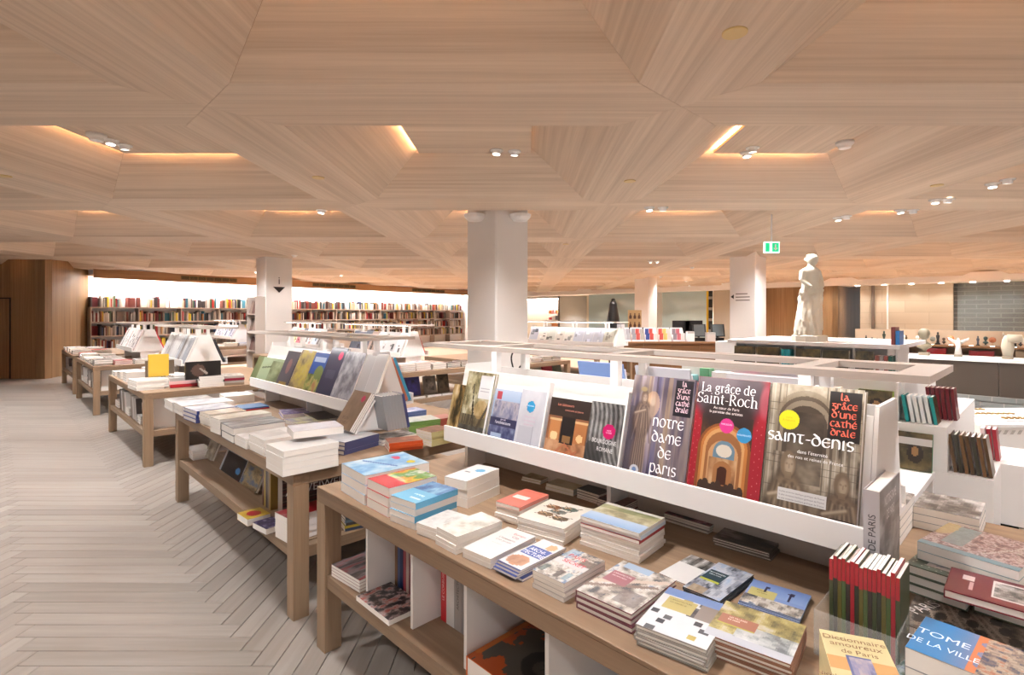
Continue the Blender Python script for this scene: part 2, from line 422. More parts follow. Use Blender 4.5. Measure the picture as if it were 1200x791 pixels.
for k, (x, y, r) in enumerate(rest):
    b = base.copy()
    if r: b = np.stack([-base[:, 1], base[:, 0], base[:, 2]], 1)
    vs.append(b+np.array([x, y, 0])); fs += [tuple(i+k*len(base) for i in f) for f in fb]; tones.append(rng.random())
me = bpy.data.meshes.new('herringbone_planks'); me.from_pydata(np.concatenate(vs).tolist(), [], fs)
uvl = me.uv_layers.new(name='UVMap'); li = np.zeros(len(me.loops), np.int32); me.loops.foreach_get('vertex_index', li)
uvl.data.foreach_set('uv', np.tile(base[:, :2], (len(rest), 1))[li].astype(np.float32).ravel())
ta = me.attributes.new('tone', 'FLOAT', 'POINT'); ta.data.foreach_set('value', np.repeat(np.array(tones, np.float32), len(base)))
me.materials.append(PLANK)
o = link('herringbone_planks', me, fl); o['kind'] = 'stuff'

# ================================================================== CEILING
ceil = MB().box(-30, 26, -6, 38, CZ+0.44, CZ+0.5).obj('ceiling', mat('ceiling_void', (150, 116, 92), 0.8)); struct(ceil)
G = 2.87; HB = 0.325; NX0, NY0 = -1.93, 3.2
OP = G/2-HB                                            # half opening of a coffer
def beam_mesh():
    pr = [(0,0),(HB,-HB),(G-HB,-HB),(G,0),(G-HB,HB),(HB,HB)]
    e = 0.0012
    pr = [(x+(e if x < G/2 else -e), y*(1-e)) for x, y in pr]
    return MB().prism(pr, 0, 0.03, 'z').mesh('beam_soffit', CEIL)
RISE, INS = 0.43, 0.64
def face_mesh():
    m = MB(); a = OP; b = OP-INS; e = 0.001
    L_ = math.hypot(INS, RISE); n = (-RISE/L_*0.02, INS/L_*0.02)
    lo = [(-a+e,0,0),(a-e,0,0),(b-e,INS,RISE),(-b+e,INS,RISE)]
    hi = [(x, y+n[0], z+n[1]) for x, y, z in lo]
    m.poly(lo[::-1]); m.poly(hi)
    for k in range(4):
        j = (k+1) % 4; m.poly([lo[k], lo[j], hi[j], hi[k]])
    return m.mesh('coffer_face', CEIL)
PH = 0.545
def panel_mesh(): return MB().box(-PH, PH, -PH, PH, 0, 0.03).mesh('coffer_panel', CEIL)
bm_, fm_, pm_ = beam_mesh(), face_mesh(), panel_mesh()
led_m = mat('cove_led', (255, 214, 170), 0.5, emit=(255, 190, 130), estr=LED_E)
def led_mesh(): return MB().box(-PH+0.03, PH-0.03, -0.012, 0.012, 0, 0.012).mesh('cove_led_strip', led_m)
lm_ = led_mesh()
faces_far, beams_far = [], []
IR = range(-9, 9); JR = range(-2, 11)
def near_view(x, y, lim):
    if y < 0.2 or y > lim: return False
    px = CX+FPX*x/max(y, .5); return -300 < px < 1500
def put(me, name, M, near, bucket):
    if near: return link(name, me, ceil, M)
    bucket.append((me, M)); return None
for i in IR:
    for j in JR:
        nx, ny = NX0+i*G, NY0+j*G
        if nx < -24 or nx > 20: continue
        put(bm_, 'beam_soffit', Matrix.Translation((nx, ny, CZ)), near_view(nx+G/2, ny, 16), beams_far)
        put(bm_, 'beam_soffit', Matrix.Translation((nx, ny, CZ)) @ Matrix.Rotation(PI/2, 4, 'Z'), near_view(nx, ny+G/2, 16), beams_far)
        cx, cy = nx+G/2, ny+G/2
        nr = near_view(cx, cy, 15)
        for k in range(4):                             # k=0 near side, 1 right, 2 far, 3 left
            M = Matrix.Translation((cx, cy, CZ)) @ Matrix.Rotation(k*PI/2, 4, 'Z') @ Matrix.Translation((0, -OP, 0))
            put(fm_, 'coffer_face', M, nr, faces_far)
        pz = CZ+0.318
        put(pm_, 'coffer_panel', Matrix.Translation((cx, cy, pz)) @ Matrix.Rotation(PI/2 if (i+j) % 2 else 0, 4, 'Z'), nr, faces_far)
        if near_view(cx, cy, 19) or (-3 < cx < 6 and -1 < cy < 3):
            sides = (3,) if (i == 0 and j == 0) else (2, 3)
            for k in sides:
                M = Matrix.Translation((cx, cy, pz+0.031)) @ Matrix.Rotation(k*PI/2, 4, 'Z') @ Matrix.Translation((0, -PH+0.025, 0))
                link('cove_led_strip', lm_, ceil, M)
def merged(bucket, name):
    vs, fs, n = [], [], 0
    for me, M in bucket:
        for v in me.vertices: vs.append((M @ v.co)[:])
        for p in me.polygons: fs.append(tuple(i+n for i in p.vertices))
        n += len(me.vertices)
    me = bpy.data.meshes.new(name); me.from_pydata(vs, [], fs); me.materials.append(CEIL)
    o = link(name, me, ceil); o['kind'] = 'stuff'
merged(beams_far, 'beam_soffits_far'); merged(faces_far, 'coffer_faces_far')

# ================================================================== WALLS
def wallframe(p0, p1, z=0):
    d = Vector((p1[0]-p0[0], p1[1]-p0[1], 0)); L = d.length; d.normalize()
    return frame(Vector((p0[0], p0[1], z)), d, Vector((-d.y, d.x, 0)), Z), L     # the room lies at local y < 0
def wall(name, p0, p1, z0, z1, m, th=0.2):
    M, L = wallframe(p0, p1)
    return struct(MB().box(0, L, 0, th, z0, z1).obj(name, m, None, M))
wl = wall('wall_left', (-17, 13.25), (-12.0, 13.25), 0, CZ+.4, WALLWOOD)
dm = MB().box(-17+17.2, 4.1, -0.015, 0.0, 0.0, 2.02)
M_, _ = wallframe((-17, 13.25), (-12, 13.25))
d1 = MB().box(0.6, 4.12, -0.03, -0.0005, 0.01, 2.0).obj('door_1', WALLWOOD, None, M_, bevel=0.004); struct(d1)
MB().box(4.12, 4.15, -0.012, -0.0005, 0, 2.03).box(0.6, 4.15, -0.012, -0.0005, 2.0, 2.03).obj('door_gap', DARK, d1)
wall('wall_left_return', (-12.0, 13.25), (-12.36, 15.0), 0, CZ+.4, WALLWOOD)
wall('wall_side', (-17, -6), (-17, 13.25), 0, CZ+.4, SIDEP)
# far wall with bookcases
SP0, SP1 = (-12.4, 15.0), (-3.5, 28.8)
Ms, Ls = wallframe(SP0, SP1)
MB().box(0, Ls, 0, 0.2, 0, CZ+.4).obj('wall_back', mat('lit_white_wall', (240, 240, 242), 0.7), None, Ms)['kind'] = 'structure'
fa = MB().box(0, Ls, -0.5, -0.44, 2.63, CZ+.02).box(0, Ls, -0.44, 0, 2.70, 2.72).obj('trim_1', wood('fascia_oak', (140, 100, 66), (168, 126, 88), (188, 148, 110), 'X', 24, .5), None, Ms); struct(fa)
led_wall = mat('wall_washer_led', (255, 255, 255), 0.5, emit=(255, 250, 246), estr=55)
MB().box(0.1, Ls-0.1, -0.40, -0.30, 2.68, 2.699).obj('wall_washer', led_wall, fa)
gr_m = mat('bronze_grille', (120, 98, 66), 0.4, 0.6)
for (pa, pb) in ((203, 268), (357, 407), (474, 512)):
    def s_at(px):
        r = (px-CX)/FPX; dx, dy = (SP1[0]-SP0[0])/Ls, (SP1[1]-SP0[1])/Ls
        return (r*SP0[1]-SP0[0])/(dx-r*dy)
    a, b = s_at(pa), s_at(pb)
    g = MB().box(a, b, -0.512, -0.5, 2.70, 2.82).obj('vent_grille', DARK, fa)
    for k in range(5): MB().box(a, b, -0.52, -0.511, 2.705+k*.025, 2.715+k*.025).obj('slat', gr_m, g)
    for k in range(8):
        x = a+(b-a)*k/7; MB().box(x-.012, x+.012, -0.522, -0.511, 2.70, 2.82).obj('slat', gr_m, g)
end_p = (SP1[0]+1.2, SP1[1]-0.6)
wall('wall_back_return', SP1, (SP1[0]+2.6, SP1[1]-2.0), 0, CZ+.4, SIDEP)
# bookcases on the far wall, books on them
UW = 1.165; nunits = int(Ls/UW)
bc_m = mat('bookcase_lacquer', (176, 160, 148), 0.5)
SH = (1.82, 1.40, 1.0, 0.6, 0.2)
side_me = MB().box(-0.012, 0.012, -0.3, -0.002, 0, 2.0-.18).mesh('side_panel', bc_m)
shelf_me = MB().box(0.013, UW-0.013, -0.3, -0.002, -0.03, 0).mesh('shelf', bc_m)
for k in range(nunits):
    t = thing('bookcase', 'grey open bookcase bay on the far lit wall, %s from its left end' % (('first','second','third','fourth','fifth','sixth','seventh','eighth','ninth','tenth','eleventh','twelfth','thirteenth','fourteenth','fifteenth')[k]),
              'bookcase', group='bookcases along the far wall', M=Ms @ Matrix.Translation((k*UW, 0, 0)))
    link('side_panel', side_me, t)
    for z in SH: link('shelf', shelf_me, t, Matrix.Translation((0, 0, z)))
    MB().box(.3, .85, -.02, -.002, 2.32, 2.345).obj('heading_letters', mat('pale_grey_print', (188, 186, 190), .6), t)
spine_pal = [(240,236,230),(232,226,218),(226,222,220),(214,206,196),(190,180,170),(236,230,222),(222,214,204),(60,52,50),(150,40,40),(196,50,48),(120,60,50),(92,84,80),(206,188,150),(40,60,100),(60,120,140),(230,200,60),(140,130,124),(176,160,140),(70,40,36),(110,36,40),(240,240,240),(200,180,170),(40,40,46),(170,120,80),(90,110,80)]
class Stuff:
    def __init__(s): s.m = MB(); s.c = []
    def box(s, b, col, M=None):
        n = len(s.m.v); s.m.box(*b)
        if M is not None: s.m.v[n:] = [tuple(M @ Vector(p)) for p in s.m.v[n:]]
        l = lin(col); s.c += [(*l, 1.0)]*8
    def obj(s, name, label=None, cat=None):
        me = s.m.mesh(name, FARBOOK); a = me.color_attributes.new('Col', 'FLOAT_COLOR', 'POINT')
        a.data.foreach_set('color', np.array(s.c, np.float32).ravel())
        o = link(name, me); o['kind'] = 'stuff'
        if label: tag(o, label, cat)
        return o
st = Stuff()
for k in range(nunits):
    for si, z in enumerate(SH[:4]):
        x = k*UW+0.02
        while x < (k+1)*UW-0.05:
            if rng.random() < .06: x += rng.uniform(.03, .14); continue
            w = rng.uniform(.02, .055); h = rng.uniform(.22, .33); dpt = rng.uniform(.16, .22)
            c = rng.choice(spine_pal)
            if rng.random() < .06: w = rng.uniform(.16, .22); h = rng.uniform(.24, .3); dpt = .06
            if x+w > (k+1)*UW-0.015: break
            f = rng.uniform(.8, 1.0)
            st.box((x, x+w-.002, -.03-dpt, -.03, z+.001, z+h), tuple(int(q*f) for q in c), Ms); x += w
st.obj('shelf_books', 'rows of small mixed books filling the grey bookcases on the far wall', 'books')

# right-hand far wall, parallel to the tables
VB = 22.2
bh = MB().box(-26, 10, VB, VB+1.6, 2.68, CZ+.1).obj('trim_2', mat('white_bulkhead', (246, 241, 238), 0.7), None, M45()); struct(bh)
VW = 23.2
def upx(px, v=VW): return u_at(px, v)
stone = bpy.data.materials.new('stone_wall'); stone.use_nodes = True
def brickmat(m, c1, c2, mortar, sc, bw, rh, ms):
    nt = m.node_tree; N = nt.nodes; tc = N.new('ShaderNodeTexCoord'); mp = N.new('ShaderNodeMapping')
    mp.inputs['Rotation'].default_value = (PI/2, 0, 0)
    b = N.new('ShaderNodeTexBrick'); b.inputs['Scale'].default_value = sc
    b.inputs['Color1'].default_value = (*lin(c1), 1); b.inputs['Color2'].default_value = (*lin(c2), 1); b.inputs['Mortar'].default_value = (*lin(mortar), 1)
    b.inputs['Brick Width'].default_value = bw; b.inputs['Row Height'].default_value = rh; b.inputs['Mortar Size'].default_value = ms
    nt.links.new(tc.outputs['Object'], mp.inputs[0]); nt.links.new(mp.outputs[0], b.inputs[0])
    nt.links.new(b.outputs['Color'], N['Principled BSDF'].inputs['Base Color']); N['Principled BSDF'].inputs['Roughness'].default_value = .7
brickmat(stone, (176, 162, 142), (188, 174, 154), (160, 146, 128), 1, 1.4, .42, .006)
brk = bpy.data.materials.new('grey_brick'); brk.use_nodes = True
brickmat(brk, (106, 110, 110), (122, 126, 125), (158, 160, 158), 1, .62, .15, .016)
def far_panel(name, p0, p1, m, v=VW, z0=0, z1=2.7, th=.15, kind='structure'):
    u0, u1 = upx(p0, v), upx(p1, v)
    o = MB().box(0, u1-u0, 0, th, z0, z1).obj(name, m, None, M45(u0, v)); o['kind'] = kind; return o
glass = mat('grey_glass', (172, 194, 198), 0.06, alpha=0.75)
far_panel('wall_right_stone', 1008, 1117, stone, VW)
far_panel('wall_right_brick', 1117, 1500, brk, VW+.3)
far_panel('wall_far_beige', 560, 900, mat('beige_plaster', (182, 170, 152), .7), VW+2.5, 0, 2.8)
w1 = far_panel('window_1', 690, 748, glass, VW, 0, 2.68, .03)
w2 = far_panel('window_2', 770, 829, glass, VW, 0, 2.68, .03)
w3 = far_panel('window_3', 1122, 1500, mat('clear_grey_glass', (150, 160, 160), .05, alpha=.22), VW, 0, 2.68, .03)
for wi, pxs in ((w1, (690, 692, 733)), (w2, (771, 797, 828)), (w3, (1119,))):
    for p in pxs:
        a = upx(p, VW-.05); o = MB().box(-.05, .05, -.03, .03, 0, 2.68).obj('mullion', mat('mullion_grey', (120, 114, 108), .5) if wi is not w3 else mat('mullion_brown', (104, 90, 80), .5), wi)
        o.matrix_local = Matrix.Translation((a-wi.matrix_world.translation.dot(U), -.05, 0))
far_panel('trim_3', 1039, 1041, WHITE, VW-.05, 0, 2.68, .04)
far_panel('wall_right_pier', 748, 771, SIDEP, VW-.4, 0, 2.7, .5)
far_panel('wall_right_beige', 836, 900, mat('beige_plaster', (182, 170, 152), .7), VW-.1)
lift = thing('lift_shaft', 'yellow and black lift gear behind the column with the direction sign', 'lift', M=M45(upx(828.5), VW-.06))
lw = upx(835)-upx(828.5)
MB().box(0, lw, .03, .1, 0, 2.68).obj('back_plate', BLACK, lift)
MB().box(0, lw*.35, 0, .04, 0, 2.68).obj('rail', mat('lift_yellow', (196, 160, 30), .5), lift)
for k in range(5): MB().box(lw*.35, lw, 0, .04, .3+k*.5, .42+k*.5).obj('bracket', mat('lift_grey', (150, 146, 140), .5), lift)
# white lit alcove behind the big column
alc = MB().box(upx(560, 26), upx(689, 26), 26, 26.1, 0, 2.7).obj('wall_alcove', SIDEP, None, M45()); struct(alc)
struct(MB().box(upx(689, 26), upx(689, 26)+.15, VW, 26, 0, 2.7).obj('wall_alcove_return', mat('pier_grey', (120, 116, 112), .6), None, M45()))
struct(MB().box(upx(560, 26), upx(689, 26), 24.2, 26, 2.6, 2.68).obj('trim_4', SIDEP, None, M45()))
MB().box(upx(575, 26), upx(686, 26), 25.4, 25.6, 2.57, 2.599).obj('alcove_light', led_wall, alc)
alb = thing('alcove_shelves', 'white wall shelves of small boxes in the lit alcove', 'shelf', M=M45(upx(651, 25.8), 25.0))
aw = upx(681, 25.8)-upx(651, 25.8)
for z in (1.25, 1.65, .85): MB().box(0, aw, 0, .28, z-.04, z).obj('shelf', WHITE, alb)
st = Stuff()
for z in (1.25, 1.65, .85):
    x = 0.1
    while x < aw-.3:
        w = rng.uniform(.12, .3); st.box((x, x+w, .05, .22, z, z+rng.uniform(.12, .3)), rng.choice([(200,60,70),(230,180,190),(60,70,120),(240,240,240),(210,140,90),(120,120,130)]), M45(upx(651, 25.8), 25.0)); x += w+rng.uniform(.01, .12)
st.obj('alcove_goods', 'small coloured boxes on the white shelves of the lit alcove', 'boxes')
for px in (700, 735, 785, 815):  # unseen fill spots added behind the glass to brighten the panes
    l = bpy.data.lights.new('glass_fill_spot', 'SPOT'); l.energy = 800; l.spot_size = 2.2; l.spot_blend = .8; l.color = (1, .97, .93); l.shadow_soft_size = .1
    o = bpy.data.objects.new('glass_fill_spot', l); COL.objects.link(o); o.location = uv(upx(px, VW+1.3), VW+1.3, 2.6)
# wood clad block on the right
c0 = (11.7, 19.9)
wall('wall_right_clad', (11.7-1.95, 19.9+1.95), c0, 0, CZ+.4, WALLWOOD)
wall('wall_right_clad_side', c0, (c0[0]+2.6, c0[1]+2.6), 0, CZ+.4, WALLWOOD)
wall('wall_right_near', (18, 17.5), (18, -6), 0, CZ+.4, SIDEP)
for k, px in enumerate((1005, 1036, 1068, 1103, 1140, 1180)):
    p = P(px, 368-622*(2.66-CAMH)/((VB+.5)*1.414/(1+(px-CX)/FPX)), 2.66)
    d = MB().lathe([(.0, 0), (.07, 0), (.07, .02), (.0, .02)], 12, cap=False).obj('recessed_downlight', mat('downlight_glow', (255, 255, 255), .5, emit=(255, 244, 230), estr=12), None, Matrix.Translation((p.x, p.y, 2.658)))
    tag(d, 'tiny recessed downlight in the white bulkhead above the goods counter', 'downlight', 'bulkhead downlights')
    l = bpy.data.lights.get('bulkhead_lamp') or bpy.data.lights.new('bulkhead_lamp', 'SPOT'); l.energy = 22; l.spot_size = 2.4; l.spot_blend = .8; l.color = (1, .96, .9); l.shadow_soft_size = .05
    lo = bpy.data.objects.new('bulkhead_lamp', l); COL.objects.link(lo); lo.parent = d; lo.location = (0, 0, -.03)

# ================================================================== COLUMNS
CW = 0.58
def column(x, y, label):
    u = (x-y)*S2; v = (x+y)*S2
    h = CW/2; c = .02
    pr = [(-h+c,-h),(h-c,-h),(h,-h+c),(h,h-c),(h-c,h),(-h+c,h),(-h,h-c),(-h,-h+c)]
    o = MB().prism(pr, 0, CZ+.42, 'z').obj('column', PAINT, None, M45(u, v)); tag(o, label, 'column', 'square plaster columns'); return o
colA = column(-.37, 7.02, 'large beige square column in the middle of the shop')
colB = column(-5.66, 11.95, 'beige square column bearing an information arrow by the far bookcases')
colC = column(4.92, 11.75, 'beige square column with a small direction sign near the statue')
column(4.3, 19.0, 'slim far column between the glass panes') 
black_ink = (30, 24, 24)
def onface(col, du, z, side):     # frame on a column face: side 'V' faces -V (left), 'U' faces +U (right)
    h = CW/2+.0015
    return (Matrix.Translation((du, -h, z)) @ Matrix.Rotation(PI/2, 4, 'X')) if side == 'V' else (Matrix.Translation((h, du, z)) @ Matrix.Rotation(PI/2, 4, 'Z') @ Matrix.Rotation(PI/2, 4, 'X'))
s_ = MB(); s_.poly([(-.13,.08,0),(0,-.05,0),(.13,.08,0)])
s_.obj('arrow_sign', ink(black_ink), colB, onface(colB, 0, 2.14, 'U'))
t_ = text('i', .24, black_ink, 0, 0, 0, colB, name='letter_sign'); t_.matrix_local = onface(colB, 0, 2.28, 'U')
s_ = MB(); s_.poly([(-.26,.0,0),(-.19,.05,0),(-.19,-.05,0)][::-1]); s_.obj('arrow_sign', ink(black_ink), colC, onface(colC, 0, 2.0, 'V'))
for k in range(3):
    s_ = MB(); s_.poly([(-.15,-.01,0),(.16-.05*(k == 0),-.01,0),(.16-.05*(k == 0),.01,0),(-.15,.01,0)]); s_.obj('direction_text', ink((110, 96, 90)), colC, onface(colC, 0, 2.06-.07*k, 'V'))
# curly black mark printed on the middle column
cm = MB(); pts = [(.02,-.16,0)]+[( .09+.12*math.cos(a), .02+.12*math.sin(a), 0) for a in [PI*1.1-k*PI*1.35/14 for k in range(15)]]+[(.12,-.1,0),(.1,-.13,0)]
for a, b in zip(pts[:-1], pts[1:]): cm.tube(a, b, .012, n=6)
cm.obj('painted_mark', ink(black_ink), colA, onface(colA, .0, 1.03, 'U'))
# white fixture beside the column head
for dx in (-.28, .3):
    o = MB().lathe([(.03,-.085),(.09,-.08),(.13,-.04),(.14,0)], 20).obj('column_floodlight', WHITE, None, Matrix.Translation((-.37+dx, 6.78, CZ+.02)))
    tag(o, 'white round lamp tucked beside the %s of the middle column head' % ('left' if dx < 0 else 'right'), 'lamp')

# ================================================================== CEILING FIXTURES
lens_m = mat('spot_lens', (255, 255, 255), .3, emit=(255, 246, 235), estr=9)
fix_m = mat('fixture_white', (240, 240, 240), .35)
ring_me = MB().lathe([(.036, -.010), (.060, -.010), (.062, 0), (.036, 0)], 24, cap=False).mesh('ring', fix_m, True)
head_me = MB().lathe([(.040, .0), (.040, -.042), (.035, -.044), (.034, -.036)], 24, cap=False).mesh('head', fix_m, True)
lens_me = MB().lathe([(.0001, -.037), (.036, -.037)], 24, cap=False).mesh('lens', lens_m)
spot_d = bpy.data.lights.new('spot', 'SPOT'); spot_d.energy = SPOT_W; spot_d.spot_size = math.radians(112); spot_d.spot_blend = .7
spot_d.color = (1.0, .985, .98); spot_d.shadow_soft_size = .06
spot_n = spot_d.copy(); spot_n.energy = SPOT_W*.6
spot_bounce = spot_d.copy(); spot_bounce.energy = SPOT_W*.6  # for the unseen spots added behind the camera to bounce light
spot_w = spot_d.copy(); spot_w.energy = SPOT_W*.25
def spotlight(p, label, group, tilt=0.25, az=0.0, power=True, weak=False):
    t = thing('ceiling_spotlight', label, 'spotlight', p, az, group)
    link('ring', ring_me, t)
    h = link('head', head_me, t); h.rotation_euler = (tilt, 0, 0)
    link('lens', lens_me, h)
    if power:
        l = bpy.data.objects.new('spot_lamp', spot_n if weak == 2 else spot_bounce if weak == 3 else spot_w if weak else spot_d); COL.objects.link(l); l.parent = h; l.location = (0, 0, -.055)
    return t
PZ = CZ+.318
def on_ceiling(px, py, z): return P(px, py, z)
seen = [(582,176,PZ,'left one of the white spotlight pair in the central coffer'),(603,177,PZ,'right one of the white spotlight pair in the central coffer'),
        (130,164,PZ,'round white spotlight in the left coffer beside the detector'),(146,170,PZ,'square tilted white spotlight at the right end of the left coffer trio'),
        (875,179,PZ,'nearer white spotlight of the pair in the right coffer'),(882,173,PZ,'farther white spotlight of the pair in the right coffer'),
        (761,243,CZ,'left spotlight of the pair on the beam right of the middle column'),(777,243,CZ,'right spotlight of the pair on the beam right of the middle column'),
        (982,255,CZ,'lower left spotlight of the pair above the statue'),(992,253,CZ,'upper right spotlight of the pair above the statue'),
        (1055,246,CZ,'left spotlight of the third pair from the right edge'),(1070,246,CZ,'right spotlight of the third pair from the right edge'),
        (1096,234,CZ,'left spotlight of the second pair from the right edge'),(1111,233,CZ,'right spotlight of the second pair from the right edge'),
        (1163,215,2.93,'left spotlight of the pair nearest the right edge'),(1181,210,2.94,'right spotlight of the pair nearest the right edge')]
for k, (px, py, z, lb) in enumerate(seen):
    p = on_ceiling(px, py, z); p.z -= .001
    spotlight(p, lb, 'paired ceiling spotlights', tilt=(.12 if k % 2 else -.15), az=rng.uniform(-.6, .6), weak=(z < PZ and k not in (8, 9)), power=k < 14)
for (px, py) in ((377,246),(762,306),(770,306),(811,313),(774,324),(758,330),(766,335),(804,329),(808,334),(847,332),(345,299),(300,318),(400,322)):
    p = on_ceiling(px, py, CZ); p.z -= .001
    spotlight(p, 'small distant white spotlight on the far beams', 'distant ceiling spotlights', .2, rng.uniform(0, 6), weak=True)
for i in IR:                                            # pairs for the remaining coffers; those out of view are added for their light
    for j in range(-3, 7):
        cx, cy = NX0+(i+.5)*G, NY0+(j+.5)*G
        if cx < -11.2 or cx > 19.5 or cx+cy > 31 or abs(cx) > 1.25*max(cy, 3.4)+1.0: continue
        if (i, j) in ((0, 0), (-1, 0), (1, 0)) or (j == -1 and i < -1) or (j < -1 and abs(cx) > 6): continue
        for s in (-.1, .1):
            spotlight((cx+s, cy+.1, PZ-.001), 'white spotlight of a coffer pair, the pairs out of view added for their light', 'paired spotlights in the other coffers', .15*s*10, rng.uniform(-.5, .5), weak=2 if j == -1 else 3 if j < -1 else False)
brass = mat('brass_disc', (206, 180, 124), .45, .2)
for (px, py, lb) in ((861,38,'large brass coloured disc on the nearest right ceiling beam'),(738,212,'brass coloured disc on the beam right of the central coffer'),(373,208,'brass coloured disc on the beam left of the central coffer'),(1098,217,'brass coloured disc on the beam by the right spotlights'),(5,206,'brass coloured disc at the left edge of the ceiling'),(663,286,'small brass coloured disc on the far beam right of the column')):
    p = on_ceiling(px, py, CZ)
    tag(MB().lathe([(.055, 0), (.055, -.006), (.05, -.008)], 28).obj('ceiling_disc', brass, None, Matrix.Translation((p.x, p.y, p.z))), lb, 'ceiling disc', 'brass ceiling discs')
for (px, py, lb) in ((113,157,'white round smoke detector in the left coffer'),(990,166,'white round smoke detector in the right coffer')):
    p = on_ceiling(px, py, PZ)
    t = thing('smoke_detector', lb, 'detector', (p.x, p.y, p.z-.001))
    MB().lathe([(.075, 0), (.075, -.02), (.06, -.035)], 24).obj('base', fix_m, t, smooth=False)
    MB().lathe([(.055, -.0355), (.05, -.06), (.03, -.065)], 24).obj('sensor', fix_m, t)
p = PY(904, 290, 7.2)
t = thing('exit_sign', 'green and white emergency exit sign hanging from the ceiling above the right column', 'exit sign', (p.x, p.y, CZ))
dz = p.z-CZ
MB().box(-.1,.1,-.02,.02,dz-.075,dz+.075).obj('panel', mat('sign_white', (225, 245, 240), .4, emit=(215, 250, 240), estr=.9), t)
MB().box(-.008,.008,-.008,.008,dz+.075,.125).obj('rod', WHITE, t)
gs = mat('sign_green', (20, 160, 110), .4, emit=(10, 170, 110), estr=.7)
MB().box(.0,.09,-.024,-.0201,dz-.06,dz+.06).box(-.09,-.035,-.024,-.0201,dz-.06,dz+.06).obj('green_field', gs, t)
a_ = MB(); a_.poly([(.045,-.0245,dz-.045),(.075,-.0245,dz-.01),(.055,-.0245,dz-.01),(.055,-.0245,dz+.04),(.035,-.0245,dz+.04),(.035,-.0245,dz-.01),(.015,-.0245,dz-.01)][::-1]); a_.obj('arrow', WHITE, t)

# ================================================================== DISPLAY TABLES
TZ, SZ = 0.78, 0.37                                   # table top and lower shelf heights
V0, V1 = 1.11, 2.83
VC = 1.97
def display_table(u0, u1, v0, v1, label, dividers=(), shelf=True):
    t = thing('display_table', label, 'table', M=M45(u0, v0), group='oak display tables')
    L, D = u1-u0, v1-v0; lg = .085; tt = .068
    MB().box(0, L, 0, D, TZ-.012, TZ).obj('table_top', OAKX, t, bevel=.002)
    for (a, b, c, d, m) in ((0, L, 0, lg, OAKX), (0, L, D-lg, D, OAKX), (0, lg, lg, D-lg, OAKY), (L-lg, L, lg, D-lg, OAKY)):
        MB().box(a, b, c, d, TZ-tt, TZ-.0125).obj('apron', m, t, bevel=.0015)
    for x in (0, L-lg):
        for y in (0, D-lg):
            MB().box(0, lg, 0, lg, 0, TZ-tt-.0005).obj('leg', OAKZ, t, Matrix.Translation((x, y, 0)), bevel=.002)
    if shelf:
        e = .012
        MB().box(lg+.0005, L-lg-.0005, e, D-e, SZ-.02, SZ).obj('lower_shelf', OAKX, t)
        for (a, b, c, d, m) in ((lg+.0005, L-lg-.0005, e, e+.03, OAKX), (lg+.0005, L-lg-.0005, D-e-.03, D-e, OAKX)):
            MB().box(a, b, c, d, SZ-.06, SZ-.0205).obj('shelf_edge', m, t, bevel=.001)
        for x in (e, L-lg+e):
            MB().box(x, x+lg-2*e, lg+.0005, D-lg-.0005, SZ-.06, SZ).obj('shelf_end', OAKY, t, bevel=.001)
    for u in dividers:
        MB().box(u-u0-.008, u-u0+.008, .06, D/2, SZ+.0005, TZ-tt-.001).obj('divider', OFFW, t)
    return t
rail_led = mat('rail_led', (255, 255, 255), .5, emit=(255, 250, 245), estr=RAIL_E)
LIPZ0, LIPZ1 = .945, 1.025
def riser(u0, u1, r0, r1, vc, posts, label, led=True, dz=0.0, m=None, rm=None, ty=.07):
    m = m or WHITE
    t = thing('book_riser', label, 'display riser', M=M45(u0, vc, dz), group='white book risers on the tables')
    L = u1-u0
    for s in (-1, 1):
        y0, y1 = sorted((s*.27, s*.255))
        MB().box(0, L, y0, y1, LIPZ0, LIPZ1).obj('lip', m, t, bevel=.0015)
        a, b = (-.215, LIPZ0+.02), (-ty, 1.315)
        pr = [a, (a[0]+.012, a[1]), (b[0]+.012, b[1]), b]
        if s > 0: pr = [(-p, q) for p, q in pr]
        MB().prism(pr, .013, L-.013, 'x').obj('sloped_panel', m, t)
        for k, u in enumerate(posts):
            y0, y1 = sorted((s*(ty-.001), s*(ty-.035)))
            MB().box(u-u0-.019, u-u0+.019, y0, y1, 1.3155, 1.4335).obj('post', m, t, bevel=.001)
    MB().box(0, L, -.2545, .2545, LIPZ0, LIPZ0+.018).obj('tray', m, t)
    for x in (0, L-.012):
        MB().prism([(-.2,LIPZ0+.0185),(.2,LIPZ0+.0185),(ty-.005,1.345),(-ty+.005,1.345)], x, x+.012, 'x').obj('end_panel', m, t)
    for x in (.02, L*.5, L-.04): MB().box(x, x+.02, -.14, .14, TZ+.0005, LIPZ0-.0005).obj('foot', m, t)
    MB().box(.0405, L-.0405, -.012, .012, TZ+.001, LIPZ0-.0005).obj('spine_panel', GREYW, t)
    # rail frame
    RL = r1-r0; ro = r0-u0; rm = rm or GREYW; w = .085
    z0, z1 = 1.434, 1.455
    for (a, b, c, d) in ((0, RL, -.225, -.225+w), (0, RL, .225-w, .225), (0, w, -.225+w, .225-w), (RL-w, RL, -.225+w, .225-w)):
        MB().box(ro+a, ro+b, c, d, z0, z1).obj('rail', rm, t)
    for u in posts: MB().box(u-u0-.03, u-u0+.03, -.225+w, .225-w, z0, z1).obj('rail_crossbar', rm, t)
    if led:
        for s in (-1, 1): MB().box(ro+.1, ro+RL-.1, s*.2-.008, s*.2+.008, z0-.0016, z0-.0003).obj('led_strip', rail_led, t)
    return t
T1 = (-2.55, .14); T2 = (-5.42, -2.84); T3 = (-9.27, -6.8); T4 = (-13.4, -10.85); T5 = (-16.5, -14.0)
